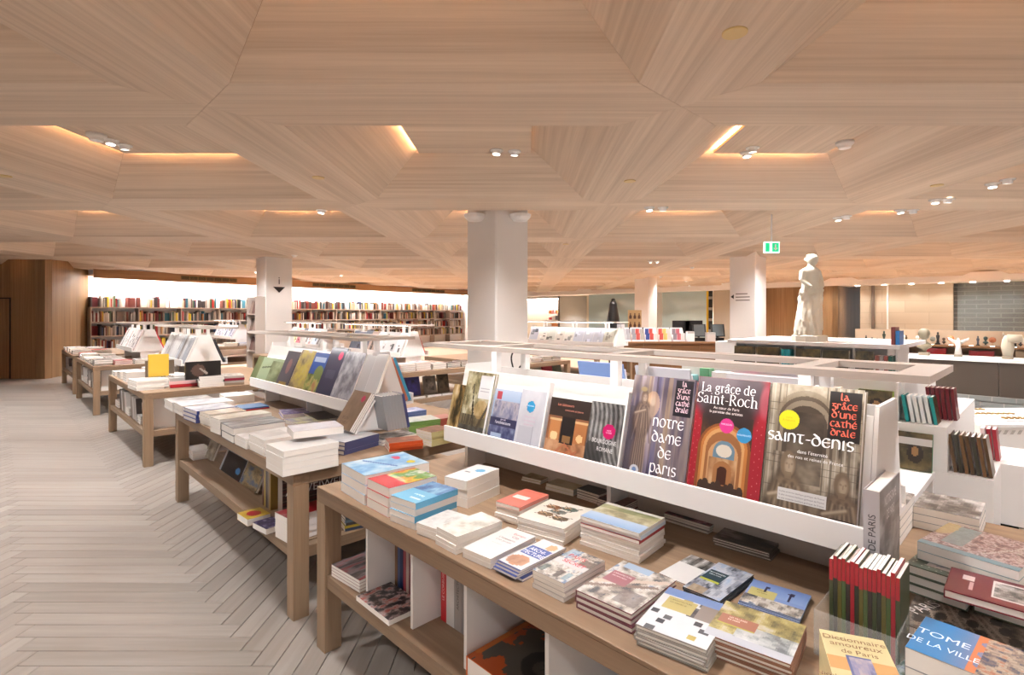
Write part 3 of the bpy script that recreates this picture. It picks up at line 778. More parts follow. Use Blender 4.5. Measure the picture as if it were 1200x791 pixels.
display_table(*T1, V0, V1, 'nearest oak display table carrying the large art book riser', (-2.17, -1.81, -1.47, -1.08))
display_table(*T2, V0, V1, 'second oak display table along the aisle, with grey books on its near end')
display_table(*T3, V0, V1, 'third oak display table along the aisle, with a red banded stack at its end')
display_table(*T4, V0, V1, 'fourth oak display table along the aisle')
display_table(*T5, V0, V1, 'farthest oak display table of the aisle row, by the wood wall')
riser(-2.32, -.37, -2.58, -.236, VC, (-2.08, -1.32, -.575), 'bright white book riser with overhead frame on the nearest table', ty=.125)
riser(-5.38, -3.44, -5.6, -3.35, VC, (-4.95, -4.27, -3.6), 'white book riser on the second table, full of garden and design books')
riser(-9.55, -7.98, -9.85, -7.35, VC, (-9.3, -8.6, -8.05), 'white book riser on the third table packed with thin white magazines')
riser(-13.2, -11.5, -13.5, -11.2, VC, (-12.9, -12.35, -11.7), 'white book riser on the fourth table with red spines at its end')
R2 = 2.72
display_table(-9.1, -6.56, V0+R2, V1+R2, 'oak display table behind the second table, its end shelf showing dark books')
riser(-9.0, -7.18, -9.2, -6.95, VC+R2, (-8.7, -8.05, -7.4), 'white book riser with grey covers behind the second table')
display_table(-11.95, -10.0, V0+R2, V1+R2, 'oak display table in the second row, half hidden by the second table riser')
riser(-11.85, -10.1, -11.95, -10.0, VC+R2, (-11.6, -11.0, -10.3), 'distant white book riser left of the middle column, over the far bright books')
display_table(-17.4, -15.0, V0+R2, V1+R2, 'oak display table at the back left, near the arrow column')
riser(-17.3, -15.5, -17.4, -15.3, VC+R2, (-17.0, -16.4, -15.8), 'white book riser at the back left, near the arrow column')
display_table(-8.9, -6.25, 6.05, 7.4, 'oak display table right behind the middle column')
display_table(-9.1, -6.4, 8.4, 9.62, 'oak display table right of the middle column holding the far bright riser')
riser(-9.0, -6.45, -9.1, -6.4, 9.27, (-8.6, -7.7, -6.8), 'far white book riser right of the middle column', m=WHITE)

# ================================================================== BOOKS
BOOKM = {}
def book_meshes(w, h, t, cm, hard):
    key = (round(w, 3), round(h, 3), round(t, 4), cm.name, hard)
    if key in BOOKM: return BOOKM[key]
    b = .0026 if hard else .0007; e = .0035 if hard else .0006
    c = MB().box(0, w, 0, h, 0, b).box(0, w, 0, h, t-b, t).box(0, b, 0, h, b, t-b).mesh('cover', cm)
    p = MB().box(b, w-e, e, h-e, b, t-b).mesh('pages', PAGES)
    BOOKM[key] = (c, p); return c, p
def book(M, w, h, t, label, rgb=(200,200,200), art=None, hard=False, group=None, name='book', texts=None, simple=False):
    cm = cov(rgb)
    if simple:
        key = (round(w, 2), round(h, 2), round(t, 3), cm.name, 's')
        if key not in BOOKM:
            m = MB(); b = .002
            m.box(0, w, 0, h, 0, b).box(0, w, 0, h, t-b, t).box(0, b, 0, h, b, t-b); m.box(b, w-b, b, h-b, b, t-b, 1)
            BOOKM[key] = m.mesh('book', [cm, PAGES])
        o = link(name, BOOKM[key]); o.matrix_world = M; tag(o, label, 'book', group)
        if art: 
            a = link('cover_print', art.mesh(w, h), o, Matrix.Translation((0, 0, t+.0006)))
        return o
    r = thing(name, label, 'book', M=M, group=group)
    c, p = book_meshes(w, h, t, cm, hard)
    link('cover', c, r); link('pages', p, r)
    if art: link('cover_print', art.mesh(w-.0012, h-.0012), r, Matrix.Translation((.0006, .0006, t+.0004)))
    if texts: texts(r, w, h, t+.0012)
    return r
def fit(L, F, R, zt):
    l, f, r = P(*L, zt), P(*F, zt), P(*R, zt)
    x = f-l; x.z = 0; w = x.length; x.normalize()
    y = Vector((-x.y, x.x, 0)); h = abs((r-f).dot(y))
    return l, x, y, w, h
FOOT = []                                             # footprints already taken: corner list, z range
def rect_pts(l, x, y, w, h, g=.003):
    l = Vector((l.x, l.y)); x = Vector((x.x, x.y)); y = Vector((y.x, y.y))
    return [l-x*g-y*g, l+x*(w+g)-y*g, l+x*(w+g)+y*(h+g), l-x*g+y*(h+g)]
def sat(a, b):
    for q in (a, b):
        for k in range(4):
            e = q[(k+1) % 4]-q[k]; n = Vector((-e.y, e.x))
            pa = [n.dot(p) for p in a]; pb = [n.dot(p) for p in b]
            if max(pa) <= min(pb) or max(pb) <= min(pa): return False
    return True
def claim(l, x, y, w, h, za, zb, keep_far=False, g=.006):
    """Trim a pile on its far sides until it stands clear of the piles placed before it."""
    def hit(l, w, h):
        r = rect_pts(l, x, y, w, h, g*.5)
        return any(min(zb, f[2]) > max(za, f[1])+.001 and sat(r, f[0]) for f in FOOT)
    best = None
    for i in range(16):
        for j in range(16):
            for m in range(48):
                ww, hh = w*(1-.035*i), h*(1-.035*j); my, mx = m % 8, m//8
                if ww < .09 or hh < .1: continue
                cost = i*i+j*j+my*my*.9+mx*mx*.9
                if best and cost >= best[0]: continue
                ll = l+y*(my*.03*h)+x*(mx*.03*w)
                if not hit(ll, ww, hh): best = (cost, ll, ww, hh)
    if best: l, w, h = best[1:]
    FOOT.append((rect_pts(l, x, y, w, h, 0), za, zb)); return l, w, h
def stack(L, F, Fb, R, n, label, lower, rgb=(228,224,220), art=None, hard=False, z0=TZ, texts=None, jit=.004, wmin=.1, wmax=.36, hmax=.46, spines=None, zt=None, group=None, flip=False):
    """A pile of n books from the photo: left, front (top and foot) and right corner of its top cover."""
    if zt is None:
        p = P(F[0], Fb, z0+.001); zt = CAMH-(F[1]-CY)*p.y/FPX
    l, x, y, w, h = fit(L, F, R, zt)
    w = min(max(w, wmin), wmax); h = min(max(h, wmin), hmax)
    l, w, h = claim(l, x, y, w, h, z0, zt)
    t = (zt-z0-.0008)/n
    for k in range(n):
        top = k == n-1
        a = 0 if top else rng.uniform(-.02, .02)
        xx = (x*math.cos(a)+y*math.sin(a)); yy = Vector((-xx.y, xx.x, 0))
        o = Vector((l.x, l.y, 0)) + x*(0 if top else rng.uniform(-jit, jit)) + y*(0 if top else rng.uniform(-jit, jit))
        o.z = z0+.0008+k*t
        if flip: o = o+xx*w+yy*h; xx, yy = -xx, -yy
        c = rgb if (spines is None or top) else spines[k % len(spines)]
        A = art(w, h) if (art and top) else None
        book(frame(o, xx, yy, Z), w, h, t-.0006, label if top else lower, c, A, hard, (group or ('lower copies: '+lower))[:70] if not top else group, texts=texts if top else None)
    return zt, w, h
# --- art recipes
def A_photo(pal, sx=5, sy=5, seed=1, res=.006, extra=None):
    def f(w, h):
        a = Art(w, h, res); a.photo(pal, sx, sy, seed)
        if extra: extra(a)
        return a
    return f
def A_plain(fill, extra=None, res=.006):
    def f(w, h):
        a = Art(w, h, res, fill)
        if extra: extra(a)
        return a
    return f
GREYP = [(40,38,38),(110,106,102),(170,166,162),(225,222,220)]
STONE = [(58,46,36),(120,102,84),(168,150,128),(214,200,180)]
SKY = [(150,180,220),(190,208,236),(226,232,244)]
LEAF = [(60,66,40),(120,120,66),(176,168,96),(220,210,160)]
TOWN = [(90,90,96),(160,150,140),(214,206,196),(240,236,230),(120,140,170)]
def T(*items):
    def f(r, w, h, z):
        for it in items:
            s, size, rgb, x, y = it[:5]; kw = it[5] if len(it) > 5 else {}
            text(s, size*h, rgb, x*w, y*h, z, r, **kw)
    return f

# ---------------------------------------------------------------- riser covers on the nearest table
LEAN = math.atan2(.145, .35); LEAN1 = math.atan2(.09, .35)
def riser_book(px0, px1, ytop, label, rgb, art=None, t=.02, texts=None, hard=True, vb=VC-.2148, zb=LIPZ0+.0205, back=0.0, du=0.0, group=None, simple=False, hmax=.5, lean=LEAN1):
    v = vb; vm = vb-.025
    a, b = u_at(px0, vm)+du, u_at(px1, vm)+du-.001
    yv = V*math.sin(lean)+Z*math.cos(lean); zv = Z*math.sin(lean)-V*math.cos(lean)
    h = .2; best = None
    for k in range(60):
        hh = .12+.008*k; q = uv((a+b)/2, v, zb)+yv*hh
        e = abs(CY+FPX*(CAMH-q.z)/q.y-ytop)
        if best is None or e < best[0]: best = (e, hh)
    h = min(best[1], hmax); w = b-a
    o = uv(a, v, zb)+zv*.0012
    return book(frame(o, U, yv, zv), w, h, t, label, rgb, art(w, h) if art else None, hard, texts=texts, group=group, simple=simple)
def art_denis(w, h):
    a = Art(w, h, .0021); a.photo([(70,60,50),(128,114,98),(176,162,142),(214,204,188)], 5, 7, 5)
    for x, wd in ((.04,.05),(.13,.03),(.2,.02),(.66,.03),(.75,.04),(.84,.03),(.93,.05)):
        a.rect(x-wd, .15, x+wd, 1, (186,174,156), .55); a.rect(x-wd, .15, x-wd*.5, 1, (84,74,62), .6); a.rect(x+wd*.2, .15, x+wd*.5, 1, (226,218,204), .5)
    for k in range(14): a.rect(0, .25+k*.055, .2, .253+k*.055, (90,80,68), .7); a.rect(.6, .22+k*.05, 1, .224+k*.05, (90,80,68), .5)
    for r, c in ((.36,(150,136,116)),(.32,(84,72,60)),(.29,(170,156,136)),(.25,(60,50,42))): a.arch(.42, .5, .6+r, 2*r*.95, c, .75)
    a.photo([(50,42,36),(96,84,72),(150,136,118)], 3, 8, 77, .24, .3, .62, .8, al=.6)
    a.soft(.5,.05,.6,.25,(120,102,84),.7)
    a.sculpt(.27,.36,.95,(70,56,44),(140,120,98),(206,188,164)); a.sculpt(.84,.29,.85,(66,52,42),(128,108,88),(196,178,154))
    a.disc(.24, .735, .115, (242,238,40)); a.rect(.66, .63, .985, .975, (38,34,34)); a.rect(.74, .015, .985, .11, (30,26,26))
    a.rect(.18, .155, .70, .245, (236,234,234))
    return a
def txt_denis(r, w, h, z):
    uncial('saint-denis', .062*h, (255,255,255), .02*w, .575*h, z, r, .24, sx=.98)
    text('dans l\'éternité', .035*h, (250,250,250), .52*w, .505*h, z, r)
    text('des rois et reines de France', .032*h, (245,245,245), .55*w, .465*h, z, r)
    for k, s in enumerate(("la", "grâce", "d'une", "cathé", "drale")): uncial(s, .036*h, (236,112,92), .82*w, (.915-k*.062)*h, z, r, .26, 'C', sx=.95)
    text('visite\n& histoire', .022*h, (190,160,40), .24*w, .745*h, z, r)
    for k in range(3): text('la plus ancienne basilique gothique de France', .0165*h, (90,90,94), .44*w, (.215-k*.024)*h, z, r)
    text('la nuée bleue', .022*h, (210,200,196), .86*w, .055*h, z, r); text('place des victoires', .018*h, (180,90,80), .86*w, .085*h, z, r)
def art_roch(w, h):
    a = Art(w, h, .0021, (176,36,52))
    for i in range(9):
        for j in range(34): a.disc(.02+i*.125+(.06 if j % 2 else 0), .02+j*.03, .006, (232,150,150))
    a.photo([(40,26,20),(84,58,44),(130,96,74)], 4, 5, 3, .12, .06, .84, .98)
    a.rect(0,.7,1,1,(176,40,56)); a.soft(.45,.9,.62,.3,(96,84,90),1,.3); a.soft(.3,.97,.4,.1,(130,116,124),.8)
    a.soft(.97, .84, .1, .16, (206,110,124), .8); a.rect(0, 0, 1, .07, (170,126,74), .7)
    a.soft(.48,.7,.46,.16,(50,38,38),.9,.4)
    for wd, yt, c in ((.74,.64,(150,88,46)),(.66,.62,(206,130,66)),(.58,.6,(226,170,112)),(.5,.57,(168,110,66)),(.42,.5,(214,164,116))): a.arch(.47, .1, yt, wd, c)
    a.photo([(110,70,46),(180,130,88),(224,186,146)], 6, 6, 9, .28, .1, .66, .36, al=.8)
    a.arch(.48, .36, .5, .3, (120,150,170)); a.ell(.48, .42, .11, .05, (232,222,206)); a.arch(.48, .14, .34, .26, (176,120,74)); a.arch(.48, .16, .3, .14, (72,36,26))
    for k in range(10): a.ell(.2+k*.06, .12+.02*math.sin(k*2.1), .05, .05, (70,50,42))
    a.rect(.1, .0, .76, .1, (48,34,30)); a.disc(.48, .62, .1, (232,62,150)); a.disc(.73, .565, .1, (60,160,220))
    return a
def txt_roch(r, w, h, z):
    uncial('La grâce de', .052*h, (255,255,255), .45*w, .88*h, z, r, .17, 'C', sx=.95, font=ROM)
    uncial('Saint-Roch', .06*h, (255,255,255), .45*w, .785*h, z, r, .18, 'C', sx=.98, font=ROM)
    text('Au cœur de Paris', .03*h, (240,230,226), .45*w, .745*h, z, r)
    text('la paroisse des artistes', .03*h, (240,230,226), .45*w, .712*h, z, r)
    text('PARLEZ-EN', .018*h, (255,210,235), .48*w, .625*h, z, r); text('NOUVEAUTÉ', .018*h, (220,240,255), .73*w, .56*h, z, r)
    text('La Nuée Bleue', .02*h, (220,190,160), .5*w, .035*h, z, r)
def art_nd(w, h):
    a = Art(w, h, .0021); a.photo([(60,52,74),(110,100,120),(150,134,130),(190,176,186)], 9, 2, 21, o=3)
    for x, c in ((.3,(226,190,140)),(.36,(206,196,220)),(.46,(120,120,170)),(.55,(90,80,96)),(.62,(196,160,110)),(.72,(110,96,110)),(.84,(84,74,92)),(.93,(140,124,120))): a.rect(x-.035, 0, x+.035, 1, c, .42)
    a.grad(.9, 1, (190,180,186), (216,208,212)) if False else None
    a.ell(.36, .74, .12, .12, (255,206,160), .55)
    a.rect(.0, .0, .12, .7, (84,80,86), .6)
    a.sculpt(.22,.76,.62,(76,60,58),(140,118,106),(206,186,166)); a.soft(.22,.22,.15,.3,(120,100,92),.8,.4)
    for k in range(6): a.sline(.15+k*.028, .5, .12+k*.04, .04, .012, (80,64,60), .6); a.sline(.165+k*.028, .5, .135+k*.04, .04, .01, (190,168,150), .5)
    a.soft(.2,.87,.07,.03,(196,174,130)); a.soft(.37,.68,.06,.1,(176,152,136)); a.soft(.37,.76,.045,.05,(206,186,166))
    a.disc(.2, .12, .075, (226,228,236)); a.disc(.2, .125, .035, (120,150,200))
    a.rect(.7, .66, .97, .985, (32,30,40)); a.rect(.64, .015, .97, .1, (30,26,34))
    return a
def txt_nd(r, w, h, z):
    for k, s in enumerate(('notre', 'dame', 'de', 'paris')): uncial(s, .075*h, (255,255,255), .66*w, (.545-k*.135)*h, z, r, .2, 'C', sx=.86)
    for k, s in enumerate(("la", "grâce", "d'une", "cathé", "drale")): uncial(s, .034*h, (226,196,206), .835*w, (.93-k*.058)*h, z, r, .26, 'C', sx=.8)
    text('la nuée bleue', .02*h, (200,190,196), .8*w, .045*h, z, r)
def art_tree(w, h):
    a = Art(w, h, .005); a.photo([(96,90,60),(150,140,104),(196,186,150),(226,220,196)], 8, 8, 41)
    a.rect(0, 0, 1, .2, (92,88,82)); a.photo([(70,68,62),(120,116,108)], 8, 4, 43, 0, 0, 1, .2)
    a.photo([(70,62,48),(130,116,90)], 12, 3, 44, 0, .2, 1, .36, al=.8); a.ell(.7, .45, .25, .14, (206,168,110), .6)
    a.line(.5, .2, .38, .5, .03, (74,66,54)); a.line(.38, .5, .3, .8, .02, (84,76,62)); a.line(.65, .18, .95, .55, .035, (84,74,60))
    for k in range(9): a.line(.05+k*.06, .22, .05+k*.06, .36, .006, (50,44,40))
    a.rect(.52, .62, .93, .96, (238,238,240)); 
    for k in range(6): a.rect(.56, .88-k*.04, .88, .885-k*.04, (190,190,196))
    return a
def art_build(w, h):
    a = Art(w, h, .005, (176,200,232)); a.photo([(96,104,140),(150,150,176),(196,188,196),(70,76,110)], 4, 4, 51, .05, .3, 1, .8)
    a.grad(.8, 1, (176,200,232), (200,216,240)); a.rect(.1, .83, .3, .97, (196,80,90)); a.rect(0, .36, 1, .5, (58,60,96)); a.photo([(60,66,110),(120,126,160),(200,210,230)], 5, 5, 53, 0, 0, 1, .36)
    a.rect(.1, .05, .5, .24, (190,210,240)); return a
def art_disc(w, h):
    a = Art(w, h, .005, (214,214,222)); a.photo([(206,206,216),(226,226,232)], 3, 3, 61); a.disc(.42, .74, .15, (50,160,216)); a.rect(.1, .08, .6, .42, (204,204,214)); a.line(.62, .05, .62, .44, .006, (180,180,190)); return a
def art_fire(w, h):
    a = Art(w, h, .005, (60,48,44)); a.rect(0, 0, 1, .72, (150,100,70)); a.photo([(120,74,50),(196,140,100),(230,180,140)], 4, 4, 71, 0, 0, 1, .34)
    a.rect(.36, .3, .68, .72, (44,38,38)); a.rect(.42, .32, .62, .42, (150,110,70)); a.rect(.06, .34, .34, .66, (206,140,86)); a.rect(.7, .34, .98, .66, (196,128,78)); a.rect(.04,.64,.36,.67,(230,190,140)); a.rect(.68,.64,1,.67,(230,190,140))
    a.ell(.2, .4, .1, .07, (255,226,170)); a.ell(.84, .42, .08, .06, (255,210,150))
    for (x0,y0,x1,y1) in ((.15,.05,.5,.3),(.5,.3,.85,.12),(.3,.02,.6,.2),(.55,.08,.8,.22)): a.line(x0, y0, x1, y1, .02, (196,120,86))
    return a
def art_drape(w, h):
    a = Art(w, h, .005, (110,110,110)); n = np.sin((a.X*3+np.sin(a.Y*5)*.35+a.Y*1.6)*16)*.5+.5
    a.a = (n[..., None]*150+40)*np.ones(3); a.photo(GREYP, 4, 6, 81, al=.4); a.ell(.2, .2, .3, .24, (50,50,50), .7); a.disc(.6, .6, .17, (216,24,112)); return a
rb = []
riser_book(520.5, 533.5, 452, 'brown savannah photo book at the left end of the white riser', (96,78,48), A_photo([(50,44,30),(150,120,70),(206,180,130),(230,214,180)], 3, 3, 31), back=.03)
riser_book(534, 565.6, 438, 'tree and railings photo book with a white note, second on the white riser', (150,140,110), art_tree, back=.012)
riser_book(568.2, 599, 458, 'blue architecture book showing stacked towers, on the white riser', (120,130,170), art_build, texts=T(('art et', .06, (240,240,250), .5, .46),('l\'architecture', .075, (250,250,255), .5, .4)))
riser_book(599, 631, 459, 'pale grey book with a blue disc, on the white riser', (214,214,220), art_disc, texts=T(('NOUVEAU', .03, (230,245,255), .42, .74),('Histoire de', .05, (190,160,176), .44, .56),('l\'architecture', .05, (190,160,176), .44, .5),('d\'intérieur', .05, (190,160,176), .44, .44)))
riser_book(634, 681, 468, 'brown book with glowing fireplaces, in the middle of the white riser', (70,54,46), art_fire, texts=T(('Les bâtisseurs', .06, (200,130,110), .4, .88),('construire en pierre', .045, (210,140,120), .62, .81)))
riser_book(681, 723, 474, 'black and white carved drapery book with a magenta sticker', (90,90,90), art_drape, texts=T(('BOURGOGNE', .085, (225,225,225), .5, .42, {'sx': .8}),('ROMANE', .085, (225,225,225), .55, .31, {'sx': .8}),('VISITE\nGUIDÉE', .03, (255,200,230), .6, .6)))
riser_book(728, 802, 443, 'large cathedral book reading notre dame de paris, on the white riser', (110,100,110), art_nd, .032, txt_nd)
riser_book(804, 889, 447, 'large red book reading La grâce de Saint-Roch, with pink and blue stickers', (170,40,54), art_roch, .032, txt_roch)
riser_book(891, 1004, 455, 'largest cathedral book reading saint-denis, at the right end of the white riser', (150,140,126), art_denis, .036, txt_denis)
# fins between the covers
for k, px in enumerate((567.0, 632.6, 725.0)):
    yv = V*math.sin(LEAN1)+Z*math.cos(LEAN1); zv = Z*math.sin(LEAN1)-V*math.cos(LEAN1)
    o = MB().box(-.0035, .0035, 0, .33, -.005, .035).obj('riser_divider', WHITE, None, frame(uv(u_at(px, VC-.225), VC-.206, LIPZ0+.03), U, yv, zv))
    tag(o, 'white upright divider on the riser %s' % ('right of the tree photo book', 'left of the fireplace book', 'left of the notre dame book')[k], 'divider', 'dividers between riser covers')
zv1 = V*math.cos(LEAN1)+Z*math.sin(LEAN1); yv1 = -V*math.sin(LEAN1)+Z*math.cos(LEAN1)
zvb = V*math.cos(LEAN)+Z*math.sin(LEAN); yvb = -V*math.sin(LEAN)+Z*math.cos(LEAN)
for k, u in enumerate((-1.72, -1.38, -.95)):
    for c in range(2):
        o = uv(u+.28, VC+.2148, LIPZ0+.0205)+zv1*(.001+.012*c)
        book(frame(o, -U, yv1, zv1), .27, .43-.03*c, .0115, 'blue and white stacked book behind the white riser, %s' % ('left group', 'middle group', 'right group')[k] , ((120,150,206), (206,206,214), (226,226,230))[(k+c) % 3], None, True, group='books on the back of the white riser')

# ---------------------------------------------------------------- stacks on the nearest table
S = stack
S((400.4,542.8),(428,557.5),592,(496.5,539),3,'light blue Paris guide with red and yellow spots on top of its pile','lower light blue paperback in the back left pile of the nearest table',(150,190,224),
  A_plain((120,180,224), lambda a: (a.photo([(96,160,214),(160,206,236),(220,236,246)],4,4,101), a.ell(.3,.75,.12,.06,(226,60,110)), a.ell(.72,.82,.1,.06,(240,220,40)), a.line(.1,.3,.8,.55,.03,(60,110,180)))))
S((430.7,560.5),(456,572),606.5,(513,558),3,'red, yellow and green illustrated paperback on top of its pile','lower red edged paperback beside the light blue pile',(206,70,76),
  A_plain((240,240,230), lambda a: (a.photo([(216,60,64),(232,200,80),(90,150,80),(240,240,230)],3,3,111), a.rect(0,0,1,.35,(220,72,80)))))
S((457,579.5),(486.4,589.6),621,(543,574.4),4,'sky blue harbour photo paperback on top of its pile','lower sky blue paperback with blue spine',(96,176,220),
  A_plain((120,196,234), lambda a: (a.photo([(40,80,140),(96,150,200),(160,206,234)],5,4,121,0,0,1,.5), a.rect(0,.5,1,1,(126,200,236)), a.rect(.1,.82,.5,.86,(240,248,252)))), spines=[(226,226,226),(96,176,220)],
  texts=T(('Balades', .09, (235,246,252), .4, .66)), flip=True)
S((488,612),(514,621),635,(547,603.5),3,'white engraved paperback, its cover curling up, behind the curled landscape one','lower white paperback under the curling cover',(236,233,228),
  A_photo([(200,200,196),(232,230,226),(240,238,234)],4,5,131))
S((511.7,617),(535.7,629),650,(589,610),4,'white paperback with a faint landscape sketch and curled cover','lower white paperback under the landscape sketch',(234,230,224),
  A_photo([(196,192,180),(228,224,214),(240,238,232),(244,242,238)],3,6,141))
S((542,641.4),(575,655),667,(633,630),2,'white paperback titled Europa City at the table edge','lower copy of the white city paperback',(238,235,232),
  A_plain((240,238,236)), texts=T(('Europa', .085, (176,60,70), .68, .82),('City', .085, (120,60,70), .68, .72),("L'inventaire", .07, (110,90,90), .55, .61),("d'un projet", .07, (110,90,90), .55, .53),('Sous la direction', .03, (150,140,140), .5, .42)))
S((582.5,656.6),(609,669),682,(666,643),4,'white and blue paperback titled ARCHITECTURE with an orange dome','lower blue spined architecture paperback',(70,86,150),
  A_plain((238,236,238), lambda a: (a.rect(.08,.42,.95,.72,(70,96,176)), a.ell(.45,.22,.4,.16,(206,150,116)), a.photo([(150,96,66),(214,170,140)],5,5,151,.1,.1,.8,.3,al=.7), a.ell(.7,.84,.2,.1,(226,180,130)), a.rect(0,0,1,.04,(50,60,120)))),
  texts=T(('ARCHI-', .13, (245,245,250), .5, .585, {'sx': .72}),('TECTURE', .13, (245,245,250), .52, .46, {'sx': .72})), jit=.012)
def A_secret(w, h):
    a = Art(w, h, .005, (236,232,232)); a.photo(TOWN, 6, 8, 161); a.rect(0,.44,1,.62,(232,226,226)); a.rect(0,.68,.3,.98,(150,190,220),.6); a.rect(.66,.6,.98,.8,(90,70,60),.6)
    for k in range(4): a.rect(.05+k*.24, .08, .2+k*.24, .3, ((70,90,90),(200,190,180),(60,50,50),(120,160,180))[k], .6)
    return a
S((624,667),(661,684),707,(717,660),4,'grey photo mosaic paperback titled PARIS SECRET','lower grey paperback under the photo mosaic cover',(176,170,166),A_secret,
  texts=T(('PARIS', .15, (196,36,60), .42, .72, {'sx': .9}),('SECRET', .14, (196,36,60), .55, .53, {'sx': .9})))
S((521,558),(547,564),596,(586,549),3,'tall white paperback with a blue oval logo, in front of the riser end','lower white paperback under the blue oval logo',(240,239,238),
  A_plain((242,242,242), lambda a: (a.ell(.62,.66,.2,.1,(90,180,226)), a.rect(.2,.45,.45,.49,(120,120,126)))), spines=[(236,236,236),(206,200,196)])
S((581,587),(608.5,595),617,(649,581),5,'salmon pink paperback with a white title band','lower pink lined paperback under the salmon cover',(232,150,136),
  A_plain((234,128,110), lambda a: (a.rect(.25,.42,.85,.6,(248,236,232)), a.rect(.1,.08,.9,.11,(214,100,84)))), spines=[(236,206,200),(240,236,232)], flip=True)
def A_fish(w, h):
    a = Art(w, h, .005, (240,234,222)); a.photo([(232,224,208),(244,238,228)], 3, 3, 171)
    for (x, y, c) in ((.3,.7,(150,96,60)),(.62,.76,(96,116,110)),(.35,.36,(140,110,80)),(.7,.32,(110,96,80)),(.5,.55,(120,130,126))):
        a.ell(x, y, .17, .09, c); a.ell(x-.05, y+.02, .08, .04, (206,170,130)); a.line(x-.2, y-.06, x+.2, y+.1, .012, (80,66,54)); a.line(x-.16, y+.1, x+.1, y-.1, .01, (90,76,60))
    return a
S((606,605),(661,620),640,(689,595),4,'cream book with painted sea creatures, next to the landscape pile','lower cream book under the sea creatures',(236,232,226),A_fish,wmax=.3)
def A_land(w, h):
    a = Art(w, h, .005, (196,212,234)); a.grad(.5, 1, (206,220,238), (150,184,226)); a.photo([(150,140,110),(196,186,150),(226,220,200)], 6, 5, 181, 0, .28, 1, .62); a.photo([(110,120,80),(190,184,140)], 5, 4, 182, 0, .12, 1, .3); a.rect(0,0,1,.12,(236,234,226)); return a
S((680,604),(749,625),661,(777.5,606),8,'panorama landscape book on top of the tallest pile','lower pale book in the tallest pile of the nearest table',(232,228,222),A_land,wmax=.34,spines=[(236,232,228),(228,224,218),(236,232,228),(226,222,216),(236,234,230),(170,40,44),(200,216,232)], flip=True)
def A_atlas(w, h):
    a = Art(w, h, .005); a.photo(TOWN, 5, 6, 191); a.line(.05,.35,.95,.85,.05,(226,206,190)); a.line(0,.2,.9,.66,.04,(150,130,120)); a.rect(.08,.42,.5,.72,(176,116,126)); a.rect(.1,.85,.6,1,(170,196,224)); a.rect(.55,.1,.95,.4,(120,110,110),.6); return a
S((674.7,690.7),(740,720),743,(796,681),3,'large architecture atlas with a dusty pink title block','lower architecture atlas with dark red edge',(120,70,80),A_atlas,True,wmax=.4,texts=T(("L'ARCHITECTURE", .04, (240,225,225), .29, .64, {'sx': .8}),('DES ARTS DÉCO', .034, (240,225,225), .28, .58, {'sx': .8})))
def A_yel(w, h):
    a = Art(w, h, .005, (232,234,238)); 
    for k in range(26): a.rect(rng.random(), rng.random()*.9, 0, 0, (0,0,0)); 
    q = random.Random(5)
    for k in range(16):
        x, y = q.random()*.9, q.random()*.85; a.rect(x, y, x+.13, y+.09, q.choice([(90,90,96),(60,60,66),(130,130,136),(200,180,96)]))
    a.rect(0,.82,1,1,(120,150,206)); a.rect(.1,.52,.55,.8,(206,190,120)); a.rect(.6,.5,.95,.82,(150,140,134)); return a
S((740,729),(822.7,760),786,(865,709),4,'white and yellow modern building book, half under the villages book','lower building book with white edge',(160,156,150),A_yel,True,wmax=.4,texts=T(("L'ARCHITECTURE", .042, (90,80,40), .32, .72, {'sx': .8}),('DES ANNÉES 30', .036, (90,80,40), .3, .66, {'sx': .8})))
def A_vil(w, h):
    a = Art(w, h, .005); a.photo([(96,90,60),(160,146,90),(206,190,120),(226,220,200)], 6, 5, 211); a.rect(0,0,1,.18,(206,210,220)); a.photo([(120,126,130),(200,206,206),(236,238,238)],7,7,213,.3,.16,1,.5); a.rect(.04,.4,.5,.64,(190,126,100)); a.rect(.04,.38,.5,.4,(206,200,80)); return a
zt_v = S((824,741),(926.7,778.7),806,(956,737),4,'large book of leafy villages with a terracotta title block','lower villages book with brown edge',(150,110,90),A_vil,True,wmax=.42,texts=T(('LES VILLAGES', .05, (245,230,220), .27, .57, {'sx': .8}),('DE PARIS', .05, (245,230,220), .23, .51, {'sx': .8})))
def A_pont(w, h):
    a = Art(w, h, .006, (140,166,220)); a.grad(.5,1,(150,176,224),(120,150,214)); a.photo(TOWN,6,5,221,.0,0,1,.36); a.rect(.05,.38,.5,.66,(212,200,130)); a.disc(.3,.8,.05,(60,60,90)); a.disc(.72,.78,.05,(60,60,90)); a.line(.3,.6,.3,.8,.012,(60,60,90)); a.line(.72,.5,.72,.8,.012,(60,60,90)); return a
S((866,703),(938,726),732,(972,704),2,'sky blue bridges photo book behind the villages book','lower copy under the bridges photo book',(150,170,210),A_pont,True,wmax=.36,texts=T(('PONTS', .06, (90,80,50), .25, .58),('DE PARIS', .045, (90,80,50), .27, .5)))
def A_expo(w, h):
    a = Art(w, h, .006); a.photo([(60,66,80),(150,156,170),(206,210,220),(170,190,220)],5,5,231); a.rect(.06,.42,.56,.72,(50,74,86)); a.rect(.06,.38,.56,.42,(190,196,60)); a.rect(.1,0,.5,.2,(190,160,120),.7); return a
S((800,687),(858,711),719,(905,681),2,'dark teal labelled city streets book beside the bridges book','lower copy under the city streets book',(70,76,84),A_expo,True,wmax=.36,texts=T(('PROMENADES', .045, (220,230,230), .31, .64, {'sx': .8}),('DANS PARIS', .04, (220,230,230), .3, .58, {'sx': .8})))
S((772,671),(812,688),690,(838,660),1,'open white book with a grey photo strip between the piles','-',(236,234,232),A_plain((238,236,234), lambda a: a.photo(GREYP,5,3,241,0,.62,1,1)))
